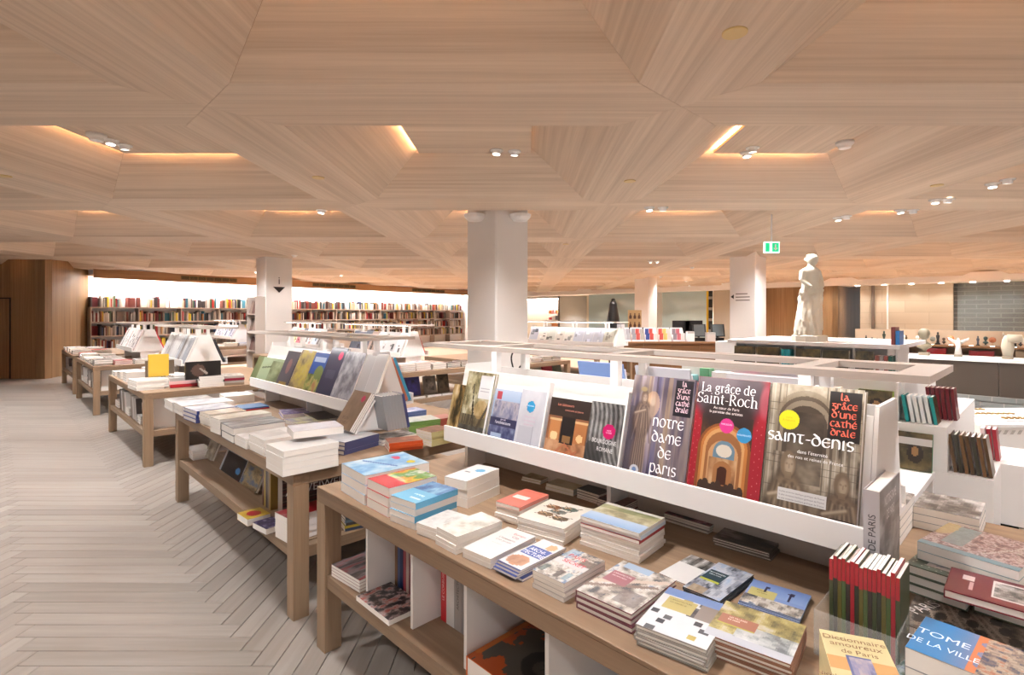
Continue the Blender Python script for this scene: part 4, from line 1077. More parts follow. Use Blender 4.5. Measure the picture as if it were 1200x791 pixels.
S((835,629),(902,648),658,(924,624),3,'dark brown art book with scratched cover under the riser lip','lower dark art book under the riser lip',(120,112,106),A_photo([(50,40,34),(96,80,70),(180,170,164)],3,8,251),True)
S((778,601),(832,617),626,(852,604),3,'red and black patterned book under the riser lip','lower grey book under the patterned one',(150,140,136),A_photo([(30,20,22),(150,40,60),(220,180,186)],8,8,261))
S((925,630),(985,652),668,(1002,640),4,'black book pile under the right end of the riser','lower black book under the right end of the riser',(60,54,52),A_photo([(36,32,30),(70,64,60)],3,3,262),True)
S((640,566),(672,574),582,(684,564),2,'cream booklet under the riser lip','lower book beneath the cream booklet',(214,196,150),A_photo([(206,186,140),(230,220,190)],3,3,263))
S((612,558),(634,563),568,(650,554),2,'tan booklet lying under the riser, left part','lower tan booklet under the riser, left part',(206,186,140),A_photo([(150,120,70),(214,200,160)],3,3,264))
S((676,572),(702,580),592,(716,570),4,'stack of black lettered books under the riser middle','lower black lettered book under the riser middle',(70,64,60),A_photo([(40,36,34),(80,74,70)],3,3,265))
S((700,584),(732,593),604,(742,584),5,'dark red patterned books under the riser','lower dark red patterned book under the riser',(110,60,54),A_photo([(70,36,34),(140,80,70)],6,6,266))
# beyond the riser, right corner of the table: specs as left, front, foot, right
def A_cream(w, h):
    a = Art(w, h, .005, (236,222,168)); a.rect(0,.42,1,.6,(230,176,110)); a.rect(.3,.36,.68,.64,(110,120,170)); a.photo([(60,60,90),(150,150,190),(220,200,190)],4,4,271,.32,.38,.66,.62); a.rect(.28,.35,.7,.36,(240,230,200)); return a
l_, f_ = P(930,791,.93), None
ox = P(925,800,.9); bx, by = P(960,737,.9), P(1035,751,.9)
xd = (by-bx); xd.z = 0; wc = xd.length; xd.normalize(); yd = Vector((-xd.y, xd.x, 0))
for k in range(3):
    o = Vector((bx.x, bx.y, 0))-yd*.24; o.z = TZ+.001+k*.04
    book(frame(o, xd, yd, Z), wc, .24, .0394, 'cream paperback titled Dictionnaire amoureux de Paris' if k == 2 else 'lower copy of the cream paperback pile by the acrylic box', (232,216,164), A_cream(wc, .24) if k == 2 else None, False, 'cream dictionary pile' if k < 2 else None,
         texts=T(('Dictionnaire', .1, (130,90,60), .5, .86),('amoureux', .1, (130,90,60), .5, .77),('de Paris', .09, (130,90,60), .52, .67),("Nicolas d'Estienne d'Orves", .07, (120,84,60), .5, .28)) if k == 2 else None)
# red spined small series upright in an acrylic box
A0, A1 = P(974,748,TZ+.0), None
su, sv = uv(-.414, 1.52), uv(-.262, 1.52)
dxy = U.copy(); nrm = V.copy(); Lb = .152
FOOT.append((rect_pts(uv(-.42,1.42), U, V, .165, .22), TZ, TZ+.25)); FOOT.append((rect_pts(uv(-.366,1.645), U, V, .037, .25), TZ, TZ+.37))
nb = 16; tb = Lb/nb
for k in range(nb):
    h = .217-rng.uniform(0, .012)
    o = Vector((su.x, su.y, TZ+.004))+dxy*(tb*(k+1))+nrm*0.0
    r = book(frame(o, nrm, Z, dxy)@Matrix.Translation((0,0,-tb)), .115, h, tb-.0006, 'red topped small guide upright in the acrylic box', [(60,70,44),(46,50,40),(92,86,40),(70,90,50),(50,44,40)][k % 5] if k not in (5, 14) else (150,30,44), None, False, 'red topped small guides in the acrylic box')
    MB().box(-.0006, .0, 0.0, tb-.0012, h*.74, h-.0005).obj('red_band', cov((168,30,46)), r, Matrix(((1,0,0,0),(0,0,1,0),(0,1,0,0),(0,0,0,1))))
bxm = thing('acrylic_box', 'clear acrylic box holding the red topped small guides', 'box', M=frame(Vector((su.x, su.y, TZ+.0005))-nrm*.03, dxy, nrm, Z))
for nm, b in (('front', (-.01,Lb+.01,-.06,-.057,0,.11)),('side', (-.01,-.007,-.0565,.14,0,.11)),('side', (Lb+.007,Lb+.01,-.0565,.14,0,.11)),('base', (-.0065,Lb+.0065,-.0565,.14,0,.003))): MB().box(*b).obj(nm, ACRYL, bxm)
# the big grey cathedral book standing at the riser's end
p0 = P(1028, 668, TZ); 
bd = (U*.93+V*.37).normalized(); bn = Vector((-bd.y, bd.x, 0))
hz = .335; tw = .04; ww = .235
def A_ndgrey(w, h):
    a = Art(w, h, .005); a.photo([(90,86,86),(140,134,132),(176,170,170),(206,202,202)],3,8,281); a.rect(0,.8,1,1,(150,146,150),.5); return a
o = uv(-.366, 1.645, TZ+.001)
bdir = V; bth = U
r = book(frame(o, bdir, Z, bth), .25, .37, .037, 'thick grey cathedral photo book standing at the right end of the riser', (176,172,176), A_ndgrey(.25, .37), True,
         texts=T(('NOTRE-DAME', .1, (206,202,206), .5, .86, {'sx': .62, 'bold': 0}),('DE PARIS', .1, (206,202,206), .5, .75, {'sx': .62, 'bold': 0})))
t_ = text('NOTRE-DAME DE PARIS', .024, (60,56,60), 0, 0, 0, r, name='spine_title'); t_.matrix_local = Matrix(((0,0,-1,-.0008),(1,0,0,.18),(0,-1,0,.028),(0,0,0,1)))
def corner(pts, z, n, t, label, lower, rgb, art, hard=False, texts=None, wmax=.5, hmax=.5):
    """Books right of the riser: back left corner, its neighbour along the top edge, and the lower left corner."""
    a, b, c = P(*pts[0], z), P(*pts[1], z), P(*pts[2], z)
    x = b-a; x.z = 0; w = min(x.length, wmax); x.normalize(); y = Vector((-x.y, x.x, 0)); h = min(abs((c-a).dot(y)), hmax)
    q, w, h = claim(a-y*h, x, y, w, h, z-n*t, z); a = q+y*h
    for k in range(n):
        o = Vector((a.x, a.y, 0))-y*h; o.z = z-(n-k)*t
        top = k == n-1
        book(frame(o, x, y, Z), w, h, t-.0006, label if top else lower, rgb, art(w, h) if top else None, hard, None if top else lower[:60], texts=texts if top else None)
def A_map(w, h):
    a = Art(w, h, .004); a.photo([(96,66,66),(150,112,110),(206,190,186),(120,84,84)],16,16,291,o=3); a.rect(.0,0,1,.12,(120,150,160)); a.rect(.16,.25,.4,.95,(130,150,150),.85); a.ell(.05,.8,.12,.3,(190,166,110),.8); a.line(.6,.2,.95,.9,.012,(200,190,180)); a.line(.55,.6,1,.5,.012,(200,190,180)); return a
def A_dots(w, h):
    a = Art(w, h, .004, (88,98,84)); q = random.Random(9)
    for k in range(260): a.disc(q.random(), q.random(), .006, (200,206,190))
    a.rect(.28,.2,.78,.86,(226,218,216)); a.line(.35,.4,.75,.7,.03,(206,150,160)); a.line(.45,.3,.8,.5,.02,(150,160,190)); a.ell(.13,.6,.09,.16,(236,236,230)); return a
def A_maroon(w, h):
    a = Art(w, h, .004, (112,32,44)); a.rect(.52,.2,.95,.88,(226,220,216)); a.photo(GREYP,6,6,301,.54,.24,.93,.84); a.rect(.16,.6,.3,.8,(226,206,206)); a.rect(.26,.25,.3,.55,(200,160,160)); return a
def A_eiffel(w, h):
    a = Art(w, h, .0035); a.photo([(60,50,42),(120,104,90),(180,164,146),(90,76,64)],10,10,311)
    for k in range(9): a.line(.05*k, 1, .3+.09*k, 0, .012, (196,180,160), .8)
    for k in range(12): a.ell(.1+.08*k, .2+.5*((k*37) % 10)/10, .05, .08, (54,46,40), .8)
    return a
def A_ville(w, h):
    a = Art(w, h, .004, (70,150,206)); n = np.clip((a.X-.25)/.35, 0, 1)[..., None]; a.a = np.array((56,140,206))*(1-n)+np.array((150,150,190))*n
    a.mask((a.X > .5)&(a.X < .58+.05*np.sin(a.Y*22)), (232,140,90)); a.photo([(60,70,110),(150,130,120),(206,190,170),(190,120,90)],12,12,321,.58,0,1,1); return a
def A_mix(w, h):
    a = Art(w, h, .005); a.photo([(40,50,40),(110,130,120),(190,200,206),(90,100,130)],6,6,331); a.rect(.5,.2,.8,.8,(232,228,226)); a.rect(.55,.5,.72,.7,(190,30,50)); return a
corner(((1080,685),(1225,728),(1058,730)), TZ+.03, 1, .029, 'wide brown photo book of ironwork lying on the table corner', '-', (120,104,90), A_eiffel, True, T(('PARIS', .16, (226,220,214), .16, .45, {'rot': 1.2})))
corner(((1065,768),(1135,800),(1050,800)), TZ+.03, 1, .029, 'small colourful guide at the bottom of the table corner', '-', (150,150,150), A_mix)
corner(((1083,642),(1152,662),(1075,664)), TZ+.113, 3, .027, 'green dotted boxed notebook at the left of the pair', 'lower green dotted box of the left pile', (92,104,86), A_dots, True)
corner(((1154,660),(1222,679),(1150,684)), TZ+.113, 3, .027, 'green dotted boxed notebook at the right of the pair', 'lower green dotted box of the right pile', (92,104,86), A_dots, True)
corner(((1115,664),(1215,690),(1100,688)), TZ+.137, 1, .022, 'maroon book with a framed grey photo lying across the dotted boxes', '-', (120,30,44), A_maroon, True)
corner(((1112,612),(1225,642),(1096,640)), TZ+.167, 2, .026, 'pale blue map covered atlas with a curled corner', 'lower pale blue atlas', (140,164,172), A_map)
corner(((1085,722),(1222,770),(1072,762)), TZ+.116, 2, .042, 'blue city paperback with an orange sunset skyline', 'lower copy of the blue city paperback', (150,150,156), A_ville, False, T(('TOME', .2, (226,240,250), .24, .5),('DE LA VILLE', .17, (226,240,250), .27, .24, {'sx': .8})))
# on the far side of the table near the riser end
for k, (uu, vv, w, h, t, n, c) in enumerate(((-.62,2.32,.22,.28,.03,4,(150,150,150)),(-.40,2.56,.2,.24,.028,3,(120,130,140)))):
    for j in range(n):
        o = uv(uu, vv, TZ+.001+j*t)
        book(frame(o, U, V, Z), w, h, t-.0006, 'grey book pile on the far side of the nearest table, %s from its end' % ('second','nearest','third','fourth')[k], c, Art(w, h, .01).photo(GREYP,4,4,400+k*7) if j == n-1 else None, group='piles on the far side of the nearest table')

# ---------------------------------------------------------------- lower shelf of the nearest table
for k in range(5): book(frame(uv(-2.452, 1.41, SZ+.001+k*.014), U, V, Z), .25, .3, .0135, 'glossy magazine with a yellow masthead on top of the lower shelf pile' if k == 4 else 'lower magazine of the yellow masthead pile', (180,170,166),
    Art(.25,.3,.005,(120,116,100)).photo([(60,60,46),(130,126,110),(190,186,176)],4,4,501).rect(0,.8,1,1,(236,210,40)) if k == 4 else None, group=None if k == 4 else 'masthead magazine pile')
for k in range(4): book(frame(uv(-2.445, 1.135, SZ+.001+k*.014), (U*.996+V*.08).normalized(), (V*.996-U*.08).normalized(), Z), .24, .25, .0135, 'striped grey and red magazine on the lower shelf corner' if k == 3 else 'lower striped magazine on the lower shelf corner', (160,120,120),
    A_photo([(50,46,50),(160,150,156),(200,60,70)],8,2,511)(.24,.25) if k == 3 else None, group=None if k == 3 else 'striped magazine pile')
book(frame(uv(-2.16, 1.115, SZ+.001), U, V, Z), .27, .17, .02, 'black and white patterned magazine at the front edge of the lower shelf', (230,226,222), A_photo([(30,26,26),(60,50,50),(200,180,176),(190,90,80)],12,5,521)(.27,.17))
cols = [(120,84,50),(60,80,120),(40,50,90),(150,60,70),(170,150,140),(110,40,50),(130,60,90),(196,90,40),(60,70,50),(150,170,50),(90,110,50),(190,190,180),(110,40,40),(60,90,120)]
for k, c in enumerate(cols):
    t = .021; o = uv(-2.15+k*.0235, 1.30, SZ+.001)
    book(frame(o+U*t, V, Z, U)@Matrix.Translation((0,0,-t)), .2, .27-rng.uniform(0,.02), t, 'thin coloured spine, number %s from the left, upright on the lower shelf' % ('one','two','three','four','five','six','seven','eight','nine','ten','eleven','twelve','thirteen','fourteen')[k], c, None, True, 'upright spines on the lower shelf of the nearest table')
for k, (t, c, lb, h) in enumerate(((.035,(196,28,40),'bright red spined book upright on the lower shelf',.3),(.05,(214,210,208),'thick pale grey book upright beside the red spine',.3),(.045,(150,144,140),'first lettered grey catalogue upright on the lower shelf',.31),(.045,(140,134,132),'second lettered grey catalogue upright on the lower shelf',.31),(.03,(40,40,50),'dark navy spine at the right of the grey catalogues',.28),(.03,(150,100,60),'tan spine at the right end of the grey catalogues',.28))):
    x = -1.78+sum((.037,.052,.047,.047,.032,.032)[:k])
    o = uv(x+t, 1.29, SZ+.001)
    r = book(frame(o, V, Z, U)@Matrix.Translation((0,0,-t)), .2, h, t, lb, c, None, True)
    if k in (0, 2, 3):
        t_ = text('LE CORBUSIER' if k == 0 else 'ARCHITECTURE', .02, (240,200,200) if k == 0 else (60,56,56), 0, 0, 0, r, name='spine_title')
        t_.matrix_local = Matrix(((0,0,-1,-.0008),(1,0,0,h*.5),(0,-1,0,t*.66),(0,0,0,1)))
def A_orange(w, h):
    a = Art(w, h, .006, (206,88,20)); n = fbm(a.nx, a.ny, 4, 4, 551); a.mask(n > .52, (90,84,74)); a.ell(.75,.35,.3,.2,(40,36,34)); a.ell(.78,.33,.18,.1,(80,74,66)); a.rect(.0,0,.08,1,(214,110,20)); a.mask(fbm(a.nx, a.ny, 3, 3, 556) > .72, (206,88,20)); return a
o = uv(-1.44, 1.15, SZ+.001)
book(frame(o, U, V, Z), .33, .42, .07, 'large orange and grey marbled art book lying on the lower shelf', (214,106,20), A_orange(.33, .42), True, texts=T(('X', .12, (30,24,20), .75, .3, {'rot': .3}),('SIÈCLE', .05, (30,24,20), .78, .22, {'rot': .0})))

# ---------------------------------------------------------------- second table
def rs(*a, **k):
    return riser_book(*a, lean=LEAN, **k)
rs(290.5, 297, 418, 'lime edged book at the left end of the second riser', (170,180,70), A_plain((120,130,90)), back=.02)
rs(297, 320, 421, 'pale green botanical book on the second riser', (150,170,130), A_plain((168,184,150), lambda a: (a.photo([(110,120,84),(176,186,150)],4,4,601,.5,0,1,.9), a.line(.1,.6,.5,.68,.015,(90,100,70)))))
rs(320, 334, 413, 'charcoal book with a pink figure on the second riser', (80,78,86), A_plain((86,84,94), lambda a: (a.ell(.5,.6,.16,.2,(150,110,106)), a.rect(.2,.1,.8,.2,(170,140,70)))), t=.02)
rs(334.6, 350.5, 412, 'tan and yellow garden book on the second riser', (170,150,110), A_photo([(110,96,70),(176,156,110),(206,186,80),(190,180,180)],3,4,611))
rs(350.5, 366, 415, 'blue book with green leaves on the second riser', (40,80,160), A_plain((44,90,176), lambda a: (a.rect(.1,.78,.9,.9,(190,210,240)), a.photo([(60,50,36),(110,130,60),(196,190,120),(190,130,90)],4,4,621,0,0,1,.5), a.ell(.7,.55,.3,.16,(120,140,80)))))
rs(366, 384, 409, 'tall navy book with a pink sticker on the second riser', (56,58,86), A_plain((60,62,92), lambda a: (a.disc(.72,.85,.13,(230,50,110)), a.rect(.2,.4,.75,.56,(84,86,114)), a.rect(.0,.0,.3,.04,(200,200,206)))))
rs(384.6, 407, 414, 'silver grey sketch covered book on the second riser', (180,180,190), A_photo([(120,120,130),(176,176,186),(214,214,222)],6,6,631), t=.03)
rs(407, 418, 417, 'white backed book, left of the white pair at the end of the second riser', (232,230,230), A_plain((226,224,226)))
rs(418, 431, 417, 'white backed book, right of the white pair at the end of the second riser', (236,234,234), A_plain((236,234,236)))
o = uv(-3.40, VC+.21, LIPZ0+.03)
for k in range(2): book(frame(uv(-3.72, VC+.235-.026*k, LIPZ0+.022)+U*.27, -U, yvb, zvb), .27, .35, .024, 'turquoise patterned book on the back of the second riser end, %s' % ('outer','inner')[k], ((60,150,190),(190,110,80))[k], None, True)
S((192.5,467),(202,472),482.5,(240,462),3,'white paperback at the far left corner of the second table','lower white paperback at the far left corner',(228,225,222),A_photo(GREYP[1:],4,4,641))
S((204,471),(213.4,476),488,(257,463),3,'pale paperback second from the far left corner of the second table','lower pale paperback second from the corner',(226,222,220),A_photo([(176,180,190),(220,220,224),(240,240,240)],5,5,643))
S((215,477),(230.6,482),496,(266,473),3,'plastic wrapped book with a royal blue edge','lower royal blue edged book',(50,66,140),A_photo([(150,160,180),(206,210,220),(240,240,244)],5,5,645),True, flip=True)
S((233,482),(245.8,486),500,(275,477),4,'beige marbled paperback beside the blue edged pile','lower beige paperback beside the blue edged pile',(190,176,156),A_photo([(150,130,110),(206,190,170),(230,220,206)],4,4,647))
S((246,488),(258,492),510,(309,481),3,'cream paperback with a grey band, middle of the second table edge','lower cream paperback with a grey band',(206,200,190),A_photo([(170,160,140),(214,206,190),(232,226,214)],4,4,649))
S((258.5,495),(273,502),520,(331,492),2,'thick glossy dark book with a skyline photo','lower glossy dark book',(90,90,94),A_photo([(70,72,80),(130,134,140),(190,196,200)],6,3,651),True)
S((274,508),(287,514),526,(335,500),3,'white paperback beside the glossy dark book','lower white paperback beside the glossy dark book',(230,227,224),A_photo([(206,200,196),(240,236,234)],4,4,653))
S((291,508),(309,516),535,(356,502),4,'white paperback with a red flower print','lower white paperback under the red flower',(232,228,224),A_plain((236,232,228), lambda a: (a.photo([(196,190,186),(232,228,224)],4,4,655,0,.1,.7,.6), a.ell(.7,.8,.16,.1,(206,60,70)))))
S((312,520),(336,531),561,(406,520.5),4,'big white catalogue on the near corner of the second table','lower big white catalogue at the near corner',(236,233,230),A_plain((238,236,234)),wmax=.24,hmax=.3)
book(frame(uv(-3.16, 1.2, TZ+.152), (U*.98-V*.2).normalized(), (V*.98+U*.2).normalized(), Z), .2, .27, .04, 'white paperback with a lifted grey cover on top of the big corner catalogue', (214,204,208), A_photo([(200,196,204),(226,222,228)],3,3,657)(.2,.27))
ZN, _, _ = S((360,511),(407,519),534,(452,509),3,'white catalogue with a navy edge at the near end of the second table','lower navy lined white catalogue',(70,76,120),A_photo([(200,204,214),(236,236,240)],4,4,659),True,wmax=.3, flip=True)
S((451,513.6),(456,519.5),530,(495,515),3,'orange spined book at the near end of the second table','lower orange spined book',(206,84,40),A_photo([(120,60,50),(190,130,100)],4,4,661),wmin=.14, flip=True)
S((482,503.5),(500,508),525,(520,501.5),5,'brown covered cream spined book by the riser end','lower cream spined book in the pile of five',(206,196,140),A_photo([(110,70,56),(160,116,96)],4,4,663), flip=True)
S((469,490),(480,495),509,(512,489),3,'white covered book with a green spine','lower book with a green spine',(110,150,80),A_photo([(190,200,190),(240,240,236)],4,4,665), flip=True)
S((500,488),(513,491.5),500,(527,486),2,'brick red book behind the green spined one','lower brick red book',(150,70,60),A_plain((176,110,104)), flip=True)
S((462,480),(474,483.5),490,(492,478),2,'blue and white booklet behind the green spined book','lower blue and white booklet',(90,120,180),A_photo([(80,110,180),(230,230,236)],4,4,667), flip=True)
S((257,461),(264,465),474,(293,459.5),2,'thick white boxed book in the middle of the second table','lower white boxed book',(240,238,236),A_plain((240,240,240)))
S((275,475),(284,479),482,(306,472),2,'blue book over a red one on the second table','red book under the blue one on the second table',(60,110,170),A_plain((90,140,190)),spines=[(190,40,50)], flip=True)
S((327,480),(332,486),491,(362,482),3,'purple patterned booklet pile on the second table','lower purple patterned booklet',(96,86,150),A_photo([(60,56,110),(150,140,190),(226,220,230)],7,7,671))
S((333,491),(349,497),502,(380,489),2,'lilac and yellow booklet under the riser of the second table','lower lilac booklet under the riser of the second table',(170,160,190),A_photo([(150,140,176),(210,206,150),(230,226,230)],5,4,673))
S((356,484),(376,494),499,(398,489),3,'dark glossy book under the riser of the second table','lower dark glossy book',(50,46,46),A_photo([(36,34,34),(86,80,80)],4,4,675))
S((366,503),(378,508),511,(400,500),1,'yellowish photo booklet beside the leaning brown books','-',(214,206,180),A_photo([(170,160,150),(220,210,170)],4,4,677))
# brown art books leaning on a white easel at the near end
LE = .6
ea = thing('book_easel', 'white angled book easel at the near end of the second table', 'easel', M=M45(-3.38, 1.6, ZN+.0005))
EP = [(.03,0),(.24,0),(.03+.2*math.tan(LE),.2)]
for x in (.03, .19): MB().prism(EP, x, x+.006, 'x').obj('bracket', WHITE, ea)
MB().prism([(.016,0),(.03,0),(.03+.2*math.tan(LE),.2),(.016+.2*math.tan(LE),.2)], 0, .23, 'x').obj('back_plate', WHITE, ea)
yl = V*math.sin(LE)+Z*math.cos(LE); zl = Z*math.sin(LE)-V*math.cos(LE)
for k in range(3):
    o = uv(-3.38, 1.614, ZN+.003)+zl*(.0012+.0125*k)
    book(frame(o, U, yl, zl), .225, .27, .012, 'brown art book with a pink sticker leaning on the easel' if k == 2 else 'brown art book tucked behind the leaning one', (140,116,92),
         Art(.225, .27, .006, (146,122,98)).photo([(130,106,84),(160,136,112)],3,3,681).disc(.76,.82,.1,(206,20,90)) if k == 2 else None, False, None if k == 2 else 'brown art books on the easel',
         texts=T(('EGON', .1, (80,62,50), .4, .24),('SCHIELE', .1, (80,62,50), .42, .12)) if k == 2 else None)
ZG, _, _ = S((425,512),(442,517),524,(475,507),2,'slate grey book beneath the slanted row','lower slate grey book',(110,120,126),A_photo(GREYP,4,4,691),wmax=.3,hmax=.4)
for k in range(8):
    yl2 = (Z*math.cos(.2)-V*math.sin(.2)); zl2 = V*math.cos(.2)+Z*math.sin(.2)
    book(frame(uv(-3.06, 1.80+.021*k, max(ZG, ZN)+.006), -U, yl2, zl2), .15, .23, .0195, 'grey spined pocket book in the slanted row behind the easel' if k < 7 else 'navy spined pocket book closing the slanted grey row', (150,154,158) if k < 7 else (60,70,120), None, True, 'grey pocket books behind the easel' if k < 7 else None)
# lower shelf of the second table
S((218.5,523),(226,529),540,(242,522),5,'small pile of pink edged booklets on the lower shelf of the second table','lower pink edged booklet',(226,196,196),A_plain((236,232,232)),z0=SZ)
def low_lean(px0, px1, ytop, label, rgb, art, t=.02, v=1.24):
    return riser_book(px0, px1, ytop, label, rgb, art, t, vb=v+.06, zb=SZ+.012, hmax=.36, lean=LEAN)
low_lean(238, 247, 514, 'beige gilded book leaning on the lower shelf of the second table', (170,160,140), A_photo([(130,116,90),(190,180,160),(220,210,190)],3,5,701))
low_lean(256, 279, 532, 'black book in a silver frame leaning on the lower shelf', (190,196,206), A_plain((26,24,28), lambda a: (a.rect(0,0,.08,1,(186,192,200)), a.rect(0,.94,1,1,(186,192,200)), a.ell(.8,.35,.1,.14,(60,130,190)), a.ell(.5,.5,.2,.2,(44,40,44)))), v=1.22)
low_lean(280, 298, 543, 'gold and blue art book leaning on the lower shelf', (170,150,120), A_photo([(110,90,66),(190,166,120),(90,110,150)],3,4,703), v=1.22)
for k, c in enumerate(((90,50,50),(176,150,70),(60,50,60),(120,110,100),(150,120,60))):
    o = uv(-3.68+k*.03+.026, 1.24, SZ+.001)
    book(frame(o, V, Z, U)@Matrix.Translation((0,0,-.026)), .2, .29-.01*k, .026, 'upright spine on the lower shelf, %s left of the stripe covered book' % ('fifth','fourth','third','second','first')[k], c, None, True, 'upright spines on the lower shelf of the second table')
def A_stripe(w, h):
    a = Art(w, h, .005, (70,44,40))
    for k in range(16): a.rect(0, k/16+.01, 1, k/16+.035, (120,96,88) if k % 2 else (96,40,40))
    return a
o = uv(-3.30, 1.2, SZ+.001)
book(frame(o, V, Z, U), .38, .30, .07, 'large stripe covered dark art book standing at the shelf end', (130,116,108), A_stripe(.38, .30), True, texts=T(('AI WEIWEI', .22, (240,232,228), .5, .56, {'sx': 1.1})))
S((322,600),(338,608),638,(388,593),4,'red topped white catalogue on the lower shelf of the second table','lower white catalogue under the red topped one',(236,230,228),A_photo([(190,24,36),(206,40,50),(230,150,150)],3,3,711),z0=SZ,wmax=.24,hmax=.3, flip=True)
S((396,597),(404,606),622,(432,600),5,'dark mixed pile at the right of the lower shelf, second table','lower dark mixed book at the right of the lower shelf',(70,76,80),A_photo([(60,80,110),(120,130,120)],4,4,713),z0=SZ,spines=[(60,70,90),(180,160,60),(60,60,60),(90,110,120)],wmin=.16, flip=True)
S((278,601),(290,609),617,(316,601),1,'yellow and red booklet near the lower shelf edge','-',(206,170,60),A_plain((206,170,60), lambda a: a.ell(.5,.5,.3,.3,(170,30,40))),z0=SZ)
S((296,612),(312,620),627,(330,610),1,'navy patterned booklet near the lower shelf edge','-',(40,36,80),A_photo([(30,28,60),(60,54,110),(190,186,200)],6,6,717),z0=SZ)

FAR = Stuff()
def far_book(M, w, h, t, rgb, patch=None):
    FAR.box((0, w, 0, h, 0, .003), rgb, M); FAR.box((0, w, 0, h, t-.003, t), rgb, M); FAR.box((0, .003, 0, h, .003, t-.003), rgb, M)
    FAR.box((.003, w-.003, .003, h-.003, .003, t-.003), (234,229,222), M)
    q = random.Random(int(w*1e4)+sum(rgb)+int(M[0][3]*100))
    for k in range(patch or 0):
        x, y = q.uniform(.05, .6)*w, q.uniform(.05, .7)*h; f = q.uniform(.35, 1.3)
        FAR.box((x, x+q.uniform(.15, .38)*w, y, y+q.uniform(.06, .28)*h, t, t+.0008+.0003*k), tuple(min(250, int(c*f)) for c in rgb), M)
# ---------------------------------------------------------------- third table and the tables beyond
S((150,444),(166,449),460.5,(198,446),5,'white catalogue with a lifted cover on the near corner of the third table','lower white catalogue on the third table corner',(228,225,222),A_plain((230,228,226)),wmin=.2,hmax=.3)
S((196,440),(200,445),456.5,(233,443.5),3,'grey book over the red banded pile on the third table','red banded book on the third table end',(170,166,164),A_photo(GREYP,3,3,731,.012),spines=[(170,26,40),(226,180,180)],wmin=.2,hmax=.32, flip=True)
S((230,438),(234,442),455,(260,438),5,'grey catalogue pile right of the red bands on the third table','lower grey catalogue right of the red bands',(190,186,182),A_photo(GREYP,3,3,733,.012),wmin=.2,hmax=.3)
S((258,438),(262,441),452,(283,438),4,'mixed pile with a crimson spine at the far right of the third table end','lower mixed book at the far right of the third table end',(180,170,164),A_photo(GREYP,3,3,735,.012),spines=[(150,130,110),(176,170,164),(150,30,60)],wmin=.2,hmax=.3, flip=True)
for k, (px, c) in enumerate(((118,(220,218,216)),(124,(210,206,202)),(131,(226,222,220)),(139,(196,190,186)),(147,(214,210,208)))):
    u = (-9.2+k*.42); 
    for r_ in range(2):
        n = 2+(k+r_) % 3
        for j in range(n):
            w, h, t = .24, .3, .03
            o = uv(u+.02*((k*7+r_) % 3), 1.14+r_*.33, TZ+.001+j*t)
            far_book(frame(o, U, V, Z), w, h, t-.0006, c, 3 if j == n-1 else 0)
blk = thing('book', 'black wide book standing upright at the end of the third table', 'book', M=frame(uv(-6.98, 1.52, TZ+.094), V, Z, U))
c_, p_ = book_meshes(.36, .2, .03, cov((44,38,36)), True); link('cover', c_, blk); link('pages', p_, blk)
link('cover_print', Art(.355, .195, .012, (40,34,32)).ell(.35,.5,.2,.35,(110,84,74)).line(.4,.6,.6,.3,.03,(200,190,180)).mesh(.355,.195), blk, Matrix.Translation((.0025,.0025,.0305)))
book(frame(uv(-7.6, 1.28, TZ+.1), V, Z, U), .2, .26, .05, 'bright yellow book standing on the third table', (232,190,70), None, True)
book(frame(uv(-7.9, 1.3, TZ+.0635), V, Z, U), .3, .2, .03, 'brown photo book standing beside the yellow one on the third table', (110,96,84), None, True)
def mags(u0, u1, vc, n, gname, where, dz=0.0, seed=1, pal=None, hh=(.34,.4)):
    q = random.Random(seed)
    pal = pal or [(236,234,232),(226,222,220),(240,240,240),(206,200,200),(230,226,226),(214,196,194),(200,206,216),(170,160,156)]
    yv = V*math.sin(LEAN)+Z*math.cos(LEAN); zv = Z*math.sin(LEAN)-V*math.cos(LEAN)
    w = (u1-u0)/n
    for k in range(n):
        u = u0+k*w; h = q.uniform(*hh); c = q.choice(pal)
        o = uv(u, vc-.2148, LIPZ0+.0205+dz)+zv*.0012
        if where != 'the third table':
            far_book(frame(o, U, yv, zv), w*.97, h, .018, c, 4); continue
        A = Art(w*.97, h, .02, c); A.photo([tuple(int(x*.55) for x in c), c, (240,238,238)], 3, 4, seed*50+k, 0.06, q.choice((.1,.4)), .94, .9, o=3, al=q.choice((0, .5, .9)))
        book(frame(o, U, yv, zv), w*.97, h, .018, 'thin pale magazine %s on the riser of %s' % (('leaning', 'tilted back', 'shelved')[k % 3], where), c, A, False, gname, simple=True)
mags(-9.5, -8.02, VC, 13, 'thin magazines on the third riser', 'the third table', seed=3)
o = uv(-8.12, VC+.235, LIPZ0+.023)
for k in range(2): book(frame(o+U*.1-V*.024*k, -U, yvb, zvb), .26, .34, .022, 'black book on the back of the third riser end, %s copy' % ('outer','inner')[k], (40,40,46), None, True, simple=True)
mags(-13.15, -11.55, VC, 13, 'thin magazines on the fourth riser', 'the fourth table', seed=4)
for k in range(3): book(frame(uv(-11.75+.1, VC+.235-.024*k, LIPZ0+.023), -U, yvb, zvb), .26, .34, .022, 'red book on the back of the fourth riser end', (190,60,70), None, True, 'red books on the fourth riser', simple=True)
GR = [(150,146,146),(186,182,182),(120,118,120),(206,202,202),(170,150,140),(90,96,110),(226,222,222)]
mags(-8.95, -7.22, VC+R2, 8, 'covers on the riser behind the second table', 'the table behind the second one', seed=5, pal=GR)
mags(-11.75, -10.15, VC+R2, 8, 'covers on the distant riser', 'the half hidden second row table', seed=6, pal=[(240,200,200),(236,236,236),(230,120,130),(200,220,236),(240,230,180)]+GR)
